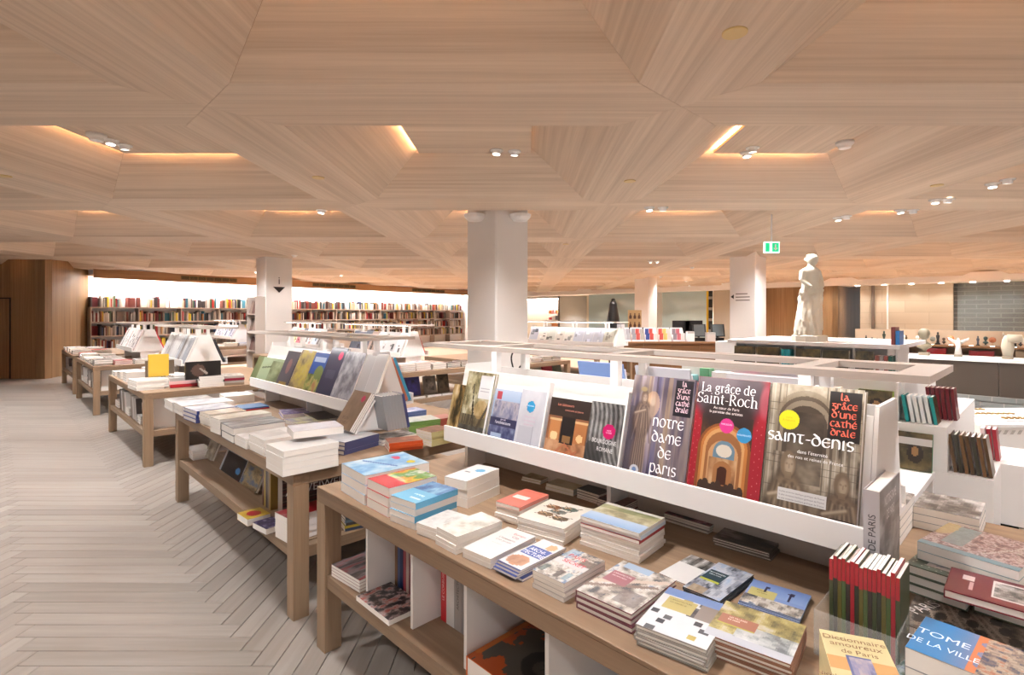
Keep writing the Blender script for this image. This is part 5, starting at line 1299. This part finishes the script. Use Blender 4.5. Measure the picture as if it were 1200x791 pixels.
mags(-17.2, -15.55, VC+R2, 9, 'covers on the back left riser', 'the back left table', seed=7, pal=[(206,206,220),(236,236,236),(190,50,60),(170,176,200)])
mags(-8.95, -6.5, 9.27, 9, 'covers on the far right riser', 'the table right of the column', seed=8, pal=[(176,110,80),(206,206,196),(120,120,120),(196,200,214),(220,214,206),(230,226,220)])
book(frame(uv(-7.25, VC+R2+.235, LIPZ0+.023), -U, yvb, zvb), .26, .34, .03, 'red backed book at the end of the riser behind the second table', (190,70,56), None, True, simple=True)
def piles(u0, u1, v0, v1, nu, nv, where, seed, pal=None, nmax=4, z=TZ, skip=None, face=None):
    q = random.Random(seed); pal = pal or [(228,225,222),(206,200,196),(236,234,232),(176,170,166),(150,140,134),(200,190,176),(110,100,96),(160,60,60),(90,100,130)]
    du, dv = (u1-u0)/nu, (v1-v0)/nv
    for i in range(nu):
        for j in range(nv):
            if skip and skip(u0+(i+.5)*du, v0+(j+.5)*dv): continue
            n = q.randint(2, nmax); w = min(du*.88, .25); h = min(dv*.9, .31); t = q.uniform(.022, .034); c = q.choice(pal)
            for k in range(n):
                o = uv(u0+i*du+q.uniform(0, du*.06), v0+j*dv+q.uniform(0, dv*.05), z+.001+k*t)
                far_book(frame(o, U, V, Z), w, h, t-.0006, c, 3 if k == n-1 else 0)
piles(-13.35, -10.88, 1.13, 1.66, 7, 2, 'the fourth table', 11, nmax=3)
piles(-11.2, -10.88, 1.66, 2.8, 1, 4, 'the end of the fourth table', 12, pal=[(190,186,182),(120,40,50),(200,196,192)])
piles(-16.4, -14.05, 1.13, 1.8, 4, 2, 'the farthest aisle table', 13, nmax=3)
piles(-6.95, -6.6, V0+R2+.02, V1+R2-.02, 1, 6, 'the table end behind the second table', 14, pal=[(90,80,76),(206,190,186),(60,50,46),(186,180,176),(190,40,50)])
piles(-15.4, -15.03, V0+R2+.02, V1+R2-.02, 1, 5, 'the back left table end', 15)
piles(-6.7, -6.28, 6.08, 7.38, 1, 5, 'the table behind the middle column', 16)
piles(-6.4-.35, -6.43, 8.42, 10.08, 1, 5, 'the table right of the column', 17) if False else None
# books facing out on the end shelves of the tables in the second row
for k, (px, c, w, h) in enumerate(((465,(70,54,46),.22,.28),(485,(40,36,110),.25,.29),(505,(120,110,100),.22,.27),(521,(90,76,60),.2,.28))):
    r_ = (px-CX)/FPX; vv = -(-6.75)*(r_+1)/(1-r_)
    yl = (Z*math.cos(.2)-U*math.sin(.2)); zl = (U*math.cos(.2)+Z*math.sin(.2))
    A = Art(w, h, .012, c).photo([tuple(int(x*.5) for x in c), c, tuple(min(255, int(x*1.4)) for x in c)], 4, 4, 801+k, .15, .2, .85, .85)
    book(frame(uv(-6.78, vv-w/2, SZ+.03), V, yl, zl), w, h, .03, 'book facing out on the end shelf behind the second table: %s cover' % ('dark brown','deep blue','grey patterned','olive')[k], c, A, True)
    MBk = MB().box(-.012, w+.012, -.01, .02, 0, .028).obj('book_ledge', OFFW, None, M45(-6.66, vv-w/2, SZ+.0005) @ Matrix.Rotation(PI/2, 4, 'Z')); tag(MBk, 'small white ledge under the %s cover book' % ('dark brown','deep blue','grey patterned','olive')[k], 'ledge')
for k, (vv, c) in enumerate(((6.25,(110,100,100)),(6.6,(150,140,120)),(6.9,(150,40,56)),(7.15,(80,84,70)))):
    book(frame(uv(-6.45, vv, SZ+.001), V, (Z*math.cos(.2)-U*math.sin(.2)), (U*math.cos(.2)+Z*math.sin(.2))), .24, .32, .04, 'book facing out on the shelf behind the middle column: %s cover' % ('mauve grey','khaki','crimson','moss')[k], c, None, True)
# lower shelves of the third and fourth tables
for (ta, nm, seed) in ((T3, 'third', 21), (T4, 'fourth', 22), (T5, 'farthest', 23)):
    q = random.Random(seed); u = ta[0]+.2
    yv = U*(-math.sin(.35))+Z*math.cos(.35)
    while u < ta[1]-.35:
        if q.random() < .35:
            n = 3
            for k in range(n): far_book(frame(uv(u, 1.16, SZ+.001+k*.03), U, V, Z), .26, .3, .029, (214,208,204))
            u += .3
        else:
            c = q.choice([(190,180,174),(150,140,130),(90,80,76),(220,214,210)]); x = Vector((V.x, V.y, 0))
            xx = U*math.cos(.35)+Z*math.sin(.35)
            far_book(frame(uv(u+.12, 1.16, SZ+.003), V, yv.normalized(), V.cross(yv).normalized()), .22, .27, .022, c, 2); u += .07
    book(frame(uv(ta[1]-.14, 1.22, SZ+.001), V, Z, U), .72, .325, .02, 'large white panel book closing the lower shelf end of the %s table' % nm, (228,224,220), None, True, simple=True)

FAR.obj('distant_books', 'small pale books and magazines in piles and racks on the distant tables', 'books')

# ================================================================== WHITE STEPPED ISLAND
isl = thing('display_island', 'white stepped display island with niches, topped by the draped statue', 'display island', M=M45())
def tier(name, u0, u1, v0, v1, z0, z1, m=WHITE): return MB().box(u0, u1, v0, v1, z0, z1).obj(name, m, isl, bevel=.002)
# lowest tier is a shell with an open niche facing the aisle on its right end
tier('plinth', -2.9, -1.05, 3.85, 6.9, .0, .44, OFFW)
tier('plinth', -1.049, -.63, 4.78, 6.9, 0, .44, OFFW)
tier('niche_side', -1.049, -.63, 3.85, 3.9, 0, .44, OFFW)
tier('step_slab', -2.9, -.62, 3.84, 4.799, .441, .486)
tier('block', -1.0, -.3, 4.8, 5.4, .0, .486)
tier('block', -1.2, -.17, 5.401, 6.1, .03, .486)
tier('kick_plate', -1.2, -.2, 5.43, 6.1, 0, .029, DARK)  # recess shadow under the block put into the plate's dark colour
tier('step', -2.9, -.55, 4.8, 6.6, .487, .81)
tier('step', -2.7, -.82, 4.95, 6.4, .811, 1.10)
tier('fin', -.86, -.845, 4.82, 4.949, .811, 1.099)
tier('core', -2.5, -1.0, 5.28, 6.2, 1.101, 1.339)
tier('top_slab', -2.26, -.87, 5.03, 6.2, 1.34, 1.375)
for u in (-2.2, -1.66, -1.2, -.9): tier('fin', u-.008, u+.008, 5.08, 5.279, 1.101, 1.3395)
OLIVE = (62, 54, 36)
def A_olive(seed):
    def f(w, h):
        a = Art(w, h, .01, (70,62,40)); a.photo([(40,36,24),(84,74,46),(120,104,64)],3,3,seed); a.ell(.55,.45,.22,.26,(44,34,26)); a.ell(.55,.5,.1,.12,(170,130,84)); return a
    return f
def stand(u, v, z, w, h, t, label, rgb, art=None, lean=.12, group=None, face='V'):
    if face == 'V':
        yv = V*math.sin(lean)+Z*math.cos(lean); zv = Z*math.sin(lean)-V*math.cos(lean); x = U
    else:
        yv = -U*math.sin(lean)+Z*math.cos(lean); zv = U*math.cos(lean)+Z*math.sin(lean); x = V
    return book(frame(uv(u, v, z+.001), x, yv, zv), w, h, t, label, rgb, art(w, h) if art else None, True, group)
for k, (u, w) in enumerate(((-2.18,.2),(-1.965,.2),(-1.63,.2),(-1.415,.2),(-1.17,.13))):
    stand(u, 5.02, 1.1, w, .215, .03, 'dark olive landscape book under the white top slab, %s from the left' % ('first','second','third','fourth','fifth')[k], OLIVE, A_olive(900+k), .08)
for k in range(3): book(frame(uv(-1.75+.025*k, 5.0, 1.102), V, Z, U)@Matrix.Translation((0,0,-.0)), .14, .2, .022, 'turquoise spine between the olive books under the slab', (30,150,160), None, True, 'turquoise spines under the white slab')
for k in range(4): book(frame(uv(-1.03+.03*k, 5.0, 1.102), V, Z, U), .14, .185, .024, ('brick red','pale grey','deep rust','dark green')[k]+' spine at the right end under the white slab', ((140,80,70),(190,180,180),(130,70,64),(20,90,76))[k], None, True)
# right end of the upper tiers
for k in range(2): book(frame(uv(-.80+.03*k, 5.1, 1.101)if False else uv(-.93+.03*k, 5.04, 1.376), V, Z, U), .16, .14-.03*k, .026, ('dark red','bright blue')[k]+' book standing on the right end of the white slab', ((130,56,52),(50,130,210))[k], None, True)
for k in range(2):
    stand(-1.12+.0*k, 4.9-.03*k, .81, .23, .21, .026, 'lime spined olive landscape book on the second step, %s' % ('back','front')[k], (150,180,60), A_olive(910+k) , .15)
for k in range(6):
    yl = U*(-.0)+Z; o = uv(-.80+.034*k, 4.84, .8115)
    a_ = .16; yl = Z*math.cos(a_)-U*math.sin(a_); zl = U*math.cos(a_)+Z*math.sin(a_)
    book(frame(o, V, yl, zl), .16, .2, .022, 'teal and white upright book in the row on the second step', (30,140,140) if k in (0, 5) else (226,232,232), A_olive(920)(.16, .2) if k == 5 else None, True, 'teal and white books on the second step')
for k in range(6):
    a_ = .1; yl = Z*math.cos(a_)-U*math.sin(a_); zl = U*math.cos(a_)+Z*math.sin(a_)
    book(frame(uv(-.74+.03*k+.04, 5.13, .8115), V, yl, zl), .16, .24, .022, 'maroon spined upright book in the row right of the teal books', (110,28,40), None, True, 'maroon books on the second step')
MB().box(0,.05,0,.05,0,.06).obj('label_holder', WHITE, isl, Matrix.Translation((-.62, 5.5, .8105)))
for k, (u, c) in enumerate(((-1.07,OLIVE),(-.845,(30,110,60)))):
    stand(u, 4.72, .486, .22, .27, .03, ('dark olive portrait book with a white band in the lower niche, left','green spined portrait book with a white band in the lower niche, right')[k], c, (lambda w, h: A_olive(930)(w, h).rect(0,.68,1,.84,(232,230,226))), .18)
for k in range(7):
    a_ = .14; yl = Z*math.cos(a_)-U*math.sin(a_); zl = U*math.cos(a_)+Z*math.sin(a_)
    book(frame(uv(-.52+.032*k, 4.86, .487), V, yl, zl), .2, .27, .02, 'brown and black spined book in the fan on the low white block', ((90,66,40),(60,56,44),(110,80,46))[k % 3], None, True, 'fanned brown books on the low block')
for k in range(3):
    a_ = .1; yl = Z*math.cos(a_)-U*math.sin(a_); zl = U*math.cos(a_)+Z*math.sin(a_)
    book(frame(uv(-.40+.034*k, 5.46, .487), V, yl, zl), .16, .24, .026, 'red spined book on the lowest white block at the right', (150,30,46) if k else (226,210,210), None, True, 'red books on the lowest block')
for k in range(5): book(frame(uv(-.99, 4.2, .001+.04*k), U, V, Z), .25, .32, .039, 'dark book piled in the open niche at floor level of the island', (70,64,56) if k % 2 else (150,140,130), A_olive(940)(.25,.32) if k == 4 else None, True, 'dark books in the floor niche of the island')
# piles behind the nearest riser, on the second step
for k, (px0, w, h_, c, lb) in enumerate(((795,.19,.16,(90,130,130),'teal lettered book pile behind the riser'),(822,.1,.22,(60,110,80),'green floral box behind the riser'),(836,.17,.2,(226,226,230),'white gift box behind the riser'),(862,.19,.17,(206,70,140),'pink and navy box with gold figures behind the riser'),(892,.12,.18,(150,140,140),'plain grey box behind the riser'),(912,.25,.17,(60,70,110),'navy patterned box behind the riser'),(955,.2,.16,(180,170,160),'beige box behind the riser'))):
    u = u_at(px0, 4.86)
    b_ = thing('gift_box', lb, 'box', M=M45(u, 4.83, .8115), group='boxes on the second step of the island')
    h_ *= 1.3; MB().box(0, w*.92, 0, .1, 0, h_*.7).obj('body', cov(c), b_, bevel=.002)
    MB().box(-.003, w*.92+.003, -.003, .103, h_*.7+.0005, h_).obj('lid', cov(tuple(min(245, int(x*1.25)+20) for x in c)), b_, bevel=.002)

# draped statue, a plain classical standing figure
sx, sy = uv(-1.57, 5.18).x, uv(-1.57, 5.18).y
stt = thing('statue', 'cream plaster statue of a standing draped figure on the white island', 'statue', M=Matrix.Translation((sx, sy, 1.3755)) @ Matrix.Rotation(math.radians(12), 4, 'Z') @ Matrix.Diagonal((1.14, 1.2, 1, 1)))
mrb = mat('cream_plaster', (243, 238, 222), .55)
MB().lathe([(.0,0),(.125,0),(.125,.05),(.118,.056),(.0,.056)], 10, cap=False).obj('base', mrb, stt)
def figure():
    m = MB(); n = 40
    sec = [ # z, cx, cy, rx, ry, fold amplitude
     (.05,-.015,0,.098,.088,.010),(.10,-.018,0,.094,.084,.012),(.18,-.016,0,.088,.080,.012),(.26,-.008,0,.084,.078,.011),(.33,.004,0,.084,.077,.010),(.39,.012,0,.086,.076,.009),
     (.44,.016,0,.084,.072,.007),(.465,.016,0,.086,.074,.004),(.472,.014,0,.074,.062,.001),(.50,.010,0,.066,.056,0),(.54,.004,0,.062,.052,0),(.58,.002,0,.068,.054,0),(.62,.004,0,.074,.054,0),(.645,.006,0,.072,.046,0),(.66,.009,0,.05,.036,0),(.672,.012,0,.03,.028,0),(.69,.016,0,.026,.027,0)]
    for k, (z, cx, cy, rx, ry, fa) in enumerate(sec):
        for i in range(n):
            a = 2*PI*i/n; f = 1+ (fa/rx)*(math.cos(9*a+z*22)+.5*math.cos(17*a-z*30))
            m.v.append((cx+rx*f*math.cos(a), cy+ry*f*math.sin(a), z))
    for k in range(len(sec)-1):
        for i in range(n):
            j = (i+1) % n; m.f.append((k*n+i, k*n+j, (k+1)*n+j, (k+1)*n+i)); m.m.append(0)
    m.f.append(tuple(range(n))[::-1]); m.m.append(0); m.f.append(tuple((len(sec)-1)*n+i for i in range(n))); m.m.append(0)
    hz = [(.68,.020,.02),(.69,.03,.03),(.71,.037,.04),(.735,.040,.046),(.755,.036,.044),(.775,.024,.03),(.785,.006,.008)]
    b = len(m.v)
    for (z, rx, ry) in hz:
        for i in range(24): a = 2*PI*i/24; m.v.append((.022+rx*math.cos(a), -.004+ry*math.sin(a), z))
    for k in range(len(hz)-1):
        for i in range(24): j = (i+1) % 24; m.f.append((b+k*24+i, b+k*24+j, b+(k+1)*24+j, b+(k+1)*24+i)); m.m.append(0)
    m.f.append(tuple(b+i for i in range(24))[::-1]); m.m.append(0); m.f.append(tuple(b+(len(hz)-1)*24+i for i in range(24))); m.m.append(0)
    # arms held in to the body, forearms gathering the cloth
    for s in (-1, 1):
        m.tube((s*.066+.006, 0, .635), (s*.088+.006, -.01, .545), .024, .020, 12); m.tube((s*.088+.006, -.01, .545), (s*.05+.01, -.065, .485), .019, .014, 12)
    m.tube((.085, 0, .455), (-.085, 0, .425), .022, .022, 12); m.tube((.07, -.05, .46), (-.04, -.075, .40), .018, .014, 12)
    m.tube((.09, .0, .42), (.07, -.02, .10), .022, .028, 12); m.lathe([(.0,.757),(.016,.757),(.02,.77),(.014,.785),(0,.788)], 12, (.022, .03))
    m.tube((.0, .045, .74), (.044, .045, .74), .016, .016, 10); m.tube((.022,-.046,.727),(.022,-.053,.718),.006,.007,6)
    return m
o = figure().obj('figure', mrb, stt, smooth=True)
r_ = o.modifiers.new('remesh', 'REMESH'); r_.mode = 'VOXEL'; r_.voxel_size = .0055; r_.use_smooth_shade = True
sm_ = o.modifiers.new('smooth', 'SMOOTH'); sm_.factor = .5; sm_.iterations = 3

# ================================================================== CASH DESK
cd = thing('cash_desk', 'long dark wood cash desk behind the nearest riser', 'counter', (1.98, 11.7, 0))
for k in range(4): MB().box(k*.62+.003, k*.62+.617, 0, .03, .05, .97).obj('front_panel', COUNTERWOOD, cd)
MB().box(0, 2.48, .031, .75, 0, .97).obj('body', COUNTERWOOD, cd); MB().box(-.01, 2.5, -.03, .78, .971, 1.01).obj('countertop', wood('counter_top', (120,84,56),(150,110,78),(176,136,100),'X'), cd)
CDZ = 1.0105
def on_desk(px, y=11.95): return Vector(((px-CX)/FPX*y, y, CDZ))
for k, (px, n, pal) in enumerate(((725,8,[(190,190,196),(206,206,210),(170,170,176)]),(741,6,[(150,150,156),(200,90,80),(190,184,176)]),(757,5,[(60,80,150),(200,80,70),(226,220,214)]),(773,6,[(206,90,80),(220,200,120),(226,220,216)]),(789,5,[(150,140,150),(200,110,120),(230,226,222)]))):
    p = on_desk(px, 11.85); rk = thing('card_rack', 'small tiered rack of cards on the cash desk, %s from the left' % ('first','second','third','fourth','fifth')[k], 'rack', p, group='card racks on the cash desk')
    MB().prism([(0,0),(.25,0),(.25,.3)], 0, .27, 'x').obj('rack', WHITE, rk)
    for j in range(n):
        y = .02+.2*(j//3)/2; x = .003+(j % 3)*.09
        MB().box(x, x+.082, y+.0, y+.008, y+.012, y+.16).obj('card', cov(pal[j % len(pal)]), rk)
for k, px in enumerate((798, 813)):
    p = on_desk(px, 12.3); mo = thing('monitor', ('left','right')[k]+' black till monitor on the cash desk', 'monitor', p)
    MB().box(-.2,.2,-.015,.015,.16,.46).obj('screen', BLACK, mo); MB().box(-.02,.02,-.0,.03,.02,.1595).obj('stand', BLACK, mo); MB().box(-.1,.1,-.07,.1,0,.0195).obj('foot', BLACK, mo)
for k, (px, lb) in enumerate(((820,'tilted grey till screen on the cash desk'),(842,'dark till screen at the right end of the cash desk'))):
    p = on_desk(px, 11.95); mo = thing('till_screen', lb, 'till', p)
    MB().prism([(0,.1),(.03,.1),(.1,.38),(.07,.38)], -.15, .15, 'x').obj('screen', BLACK, mo); MB().prism([(-.004,.12),(-.001,.12),(.066,.37),(.063,.37)], -.12, .12, 'x').obj('display', mat('screen_grey', (96,104,108), .2), mo)
    MB().box(-.12,.12,-.02,.2,0,.08).obj('base', BLACK, mo); MB().box(-.02,.02,.06,.1,.08,.2).obj('neck', BLACK, mo)
for k, (px, w, h, c, lb) in enumerate(((806,.15,.22,(236,236,236),'white carton on the cash desk between the screens'),(829,.18,.2,(206,196,190),'pale carton near the right end of the cash desk'))):
    p = on_desk(px, 11.75); b_ = thing('carton', lb, 'box', p)
    MB().box(0,w,0,.15,0,h).obj('body', cov(c), b_); MB().box(.0,w,-.002,-.0005,h-.04,h).obj('tape', cov((190,186,180)), b_)
# poster stand with brown prints and black bags, black display figure
p = PY(752, 374, 12.6); ps = thing('poster_stand', 'brown poster stand with rows of small vase prints beyond the cash desk', 'poster stand', (p.x, 13.4, 0))
s_ = 13.4/12.6
MB().box(-.17,.17,0,.02,.9,1.72).obj('board', mat('kraft_board', (190,156,110), .7), ps); MB().box(-.02,.02,.021,.04,0,.95).obj('pole', BLACK, ps); MB().box(-.2,.2,-.1,.2,0,.02).obj('foot', BLACK, ps)
for i in range(3):
    for j in range(2): MB().prism([(-.03,0),(.03,0),(.035,.06),(.012,.1),(.015,.14),(-.015,.14),(-.012,.1),(-.035,.06)], -.006, -.0005, 'y').obj('vase_print', ink((90,56,36)), ps, Matrix.Translation((-.11+.11*i, 0, 1.28+.22*j)))
bl = thing('display_cone', 'tall tapering black display figure in front of the glass', 'display figure', ((718.5-CX)/FPX*14.6, 14.6, 0))
MB().lathe([(.13,0),(.13,.05),(.1,1.2),(.19,1.25),(.17,1.5),(.1,1.9),(.06,1.98)], 16).obj('body', BLACK, bl); MB().lathe([(.05,1.981),(.06,2.02),(.03,2.05)], 12).obj('cap', BLACK, bl)
for k in range(3):
    p = PY(740+k*8, 389, 12.3); bb = thing('black_bag', 'black printed carrier bag on the desk end, %s of three' % ('left','middle','right')[k], 'bag', (p.x, 12.3, 1.0105))
    MB().box(-.07,.07,0,.1,0,.3).obj('body', BLACK, bb); MB().lathe([(.0,0),(.04,0),(.04,.002),(.0,.002)], 14, cap=False).obj('emblem', ink((120,104,96)), bb, Matrix.Translation((0,-.0005,.17)) @ Matrix.Rotation(PI/2, 4, 'X'))
    
# ================================================================== GOODS COUNTER ON THE RIGHT
gc = thing('goods_counter', 'long taupe goods counter with a white top and brick foot at the right', 'counter', M=M45(-1.62, 9.07))
TAUPE = mat('taupe_panel', (58, 47, 37), .6)
for k in range(4): MB().box(k*1.1+.002, k*1.1+1.098, 0, .03, .56, 1.0).obj('front_panel', TAUPE, gc)
MB().box(0, 4.4, .0305, .6, 0, 1.0).obj('body', GREYW, gc); MB().box(-.03, 4.43, -.03, .62, 1.0005, 1.035).obj('counter_top', WHITE, gc)
bme = MB().box(.006, .224, 0, .02, .006, .064).mesh('brick', mat('grey_glazed_brick', (112, 114, 112), .5))
MB().box(0, 4.4, .0, .03, .0, .5595).obj('mortar', mat('mortar', (150,146,140), .8), gc)
for r in range(8):
    for c in range(19):
        x = c*.23+(.115 if r % 2 else 0)
        if x+.23 < 4.4: link('brick', bme, gc, Matrix.Translation((x, -.0205, r*.07)))
bs = thing('goods_shelf', 'wood backed wall shelf of small statuettes behind the goods counter', 'shelf', M=M45(-2.4, 9.95))
MB().box(0, 5.6, 0, .3, 1.13, 1.16).obj('shelf', COUNTERWOOD, bs); MB().box(0, 5.6, .31, .34, 0, 1.37).obj('back_panel', mat('beige_back', (196, 172, 146), .6), bs); MB().box(0, 5.6, .05, .309, 0, 1.02).obj('cabinet', COUNTERWOOD, bs)
for k in range(24): MB().lathe([(.0,0),(.025,0),(.025,.004),(0,.004)], 10, cap=False).obj('shelf_lamp', mat('shelf_lamp_glow', (255,255,255), .5, emit=(255,240,220), estr=6), bs, Matrix.Translation((.15+k*.23, .03, 1.1605)))
for k in range(9): tag(MB().box(0, .2+.04*(k % 3), 0, .15, 0, .07+.02*(k % 2)).obj('red_box', cov((170,30,40) if k % 3 else (196,170,140)), None, M45(-1.9+k*.5, 10.0, 1.0205), bevel=.003), ('red' if k % 3 else 'tan')+' gift box under the wall shelf, position %s from the left' % ('one','two','three','four','five','six','seven','eight','nine')[k], 'box', 'gift boxes under the wall shelf')
def bust(px, v, z, h, rgb, label, kind, cat='statuette'):
    u = u_at(px, v); t = thing('statuette' if kind != 'bust' else 'bust', label, cat, M=M45(u, v, z+.0005))
    m = mat('stat_%d_%d_%d' % rgb, rgb, .5)
    k = h
    MB().box(-.16*k,.16*k,-.12*k,.12*k,0,.12*k).obj('base', mat('stone_base', (150,138,120), .7) if kind != 'mini' else BLACK, t)
    b = MB()
    if kind == 'bust': b.lathe([(.06*k,.1205*k),(.09*k,.22*k),(.24*k,.32*k),(.22*k,.42*k),(.09*k,.52*k),(.08*k,.58*k),(.15*k,.66*k),(.19*k,.8*k),(.17*k,.92*k),(.08*k,1*k)], 16)
    elif kind == 'mini': b.lathe([(.1*k,.1205*k),(.08*k,.4*k),(.12*k,.6*k),(.13*k,.72*k),(.05*k,.8*k),(.08*k,.9*k),(.03*k,1*k)], 12)
    elif kind == 'wing':
        b.lathe([(.16*k,.1205*k),(.1*k,.5*k),(.14*k,.75*k),(.06*k,.85*k),(.03*k,.95*k)], 12)
        for s in (-1, 1): b.prism([(s*.05*k,.6*k),(s*.4*k,.85*k),(s*.42*k,.98*k),(s*.05*k,.8*k)], -.03*k, .03*k, 'y')
    elif kind == 'disc': b.lathe([(.04*k,.1205*k),(.03*k,.3*k)], 10); b.prism([(.3*k*math.cos(a*PI/8), .65*k+.3*k*math.sin(a*PI/8)) for a in range(16)], -.05*k, .05*k, 'y')
    elif kind == 'animal':
        b.lathe([(.14*k,.1205*k),(.2*k,.45*k),(.17*k,.7*k),(.1*k,.9*k)], 12); b.tube((.0,0,.75*k),(.42*k,0,.8*k),.2*k,.14*k,12); b.tube((.42*k,0,.8*k),(.55*k,0,.55*k),.13*k,.06*k,10); b.tube((-.1*k,0,.85*k),(-.14*k,.05*k,1.0*k),.05*k,.02*k,8)
    b.obj('figure', m, t, smooth=True)
    return t
bust(1083, 9.3, 1.036, .38, (130,120,100), 'olive stone bust on the counter at the left', 'bust')
bust(1123, 9.3, 1.036, .27, (236,234,230), 'white plaster statuette with raised wings on the counter', 'wing')
bust(1181, 9.3, 1.036, .34, (190,180,160), 'sandstone animal sculpture on a block at the right of the counter', 'animal')
mini = [(1015,.12,(40,36,34)),(1022,.13,(40,36,34)),(1028,.12,(60,50,44)),(1036,.2,(40,54,44)),(1049,.13,(230,226,216)),(1057,.24,(240,236,226)),(1062,.14,(90,70,46)),(1075,.2,(226,222,212)),(1093,.2,(120,116,104)),(1099,.2,(34,30,28)),(1106,.17,(60,46,36)),(1114,.24,(190,110,60)),(1146,.15,(60,66,76)),(1155,.22,(40,60,56)),(1163,.22,(150,84,50)),(1190,.14,(40,36,34)),(1196,.16,(44,40,38))]
for k, (px, h, c) in enumerate(mini):
    bust(px, 10.06, 1.1605, h*(.62 if k % 3 else .95), c, '%s little %s on the wall shelf, place %s from the left' % ('cream' if sum(c) > 560 else 'copper coloured' if c[0] > 140 else 'dark', ('figurine','bust','disc ornament')[k % 3], ('one','two','three','four','five','six','seven','eight','nine','ten','eleven','twelve','thirteen','fourteen','fifteen','sixteen','seventeen')[k]), ('mini','bust','disc')[k % 3])
# white low case with trinkets in front of the brick foot
lc = thing('trinket_case', 'low white case with a pierced front edge holding jewellery, right edge', 'display case', (4.55, 5.25, 0))
MB().box(0, 1.6, 0, .9, 0, .5).obj('body', OFFW, lc, bevel=.003); MB().box(-.01, 1.61, -.01, .91, .501, .53).obj('top', WHITE, lc)
for k in range(14): MB().prism([(0,0),(.03,0),(.055,.04),(.025,.04)], -.004, -.0005, 'y').obj('slot', mat('slot_grey', (170,164,158), .6), lc, Matrix.Translation((.1+k*.07, 0, .43)))
for k in range(3):
    tr = thing('jewellery_tray', 'white tray of small gilt charms on the low case, %s' % ('back','middle','front')[k], 'tray', (4.65+.1*k, 5.85-.25*k, .5305))
    MB().box(0,.5,0,.18,0,.02).obj('tray', WHITE, tr)
    for j in range(8): MB().box(.03+j*.057,.06+j*.057,.05,.1,.0205,.035).obj('charm', mat('gilt', (150,120,70), .35, .6), tr)
wg = thing('bead_bundle', 'bundle of dark bead necklaces on the white case', 'necklaces', (5.45, 5.45, .5305))
for j in range(3):
    q = MB(); 
    for a in range(14): q.tube((.07*math.cos(a*PI/7), .05*math.sin(a*PI/7), .02+.035*j), (.07*math.cos((a+1)*PI/7), .05*math.sin((a+1)*PI/7), .02+.035*j), .02, .02, 6)
    q.obj('strand', mat('dark_bead', (60,44,38), .4), wg)

tw = thing('book_tower', 'narrow grey book tower on the left face of the arrow column', 'shelf', M=M45((-5.66-11.95)*S2, (-5.66+11.95)*S2) @ Matrix.Translation((-.28, -.2915, 0)))
MB().box(0, .02, -.2, 0, .3, 2.0).box(.54, .56, -.2, 0, .3, 2.0).obj('side_panel', GREYW, tw)
for z in (.4, .8, 1.2, 1.6): MB().box(.0205, .5395, -.2, 0, z, z+.025).obj('shelf', GREYW, tw)
for z in (.8, 1.2, 1.6):
    for k in range(3):
        c = ((110,96,90),(150,130,120),(90,60,56))[(k+int(z*10)) % 3]
        tag(MB().prism([(-.16,0),(-.13,0),(-.06,.29),(-.09,.29)], .03+k*.168, .19+k*.168, 'x').obj('book', cov(c), None, tw.matrix_world @ Matrix.Translation((0, 0, z+.026))), '%s book facing out on the column tower, %s shelf' % (('left','middle','right')[k], {.8:'third',1.2:'second',1.6:'top'}[z]), 'book', 'books on the column tower')
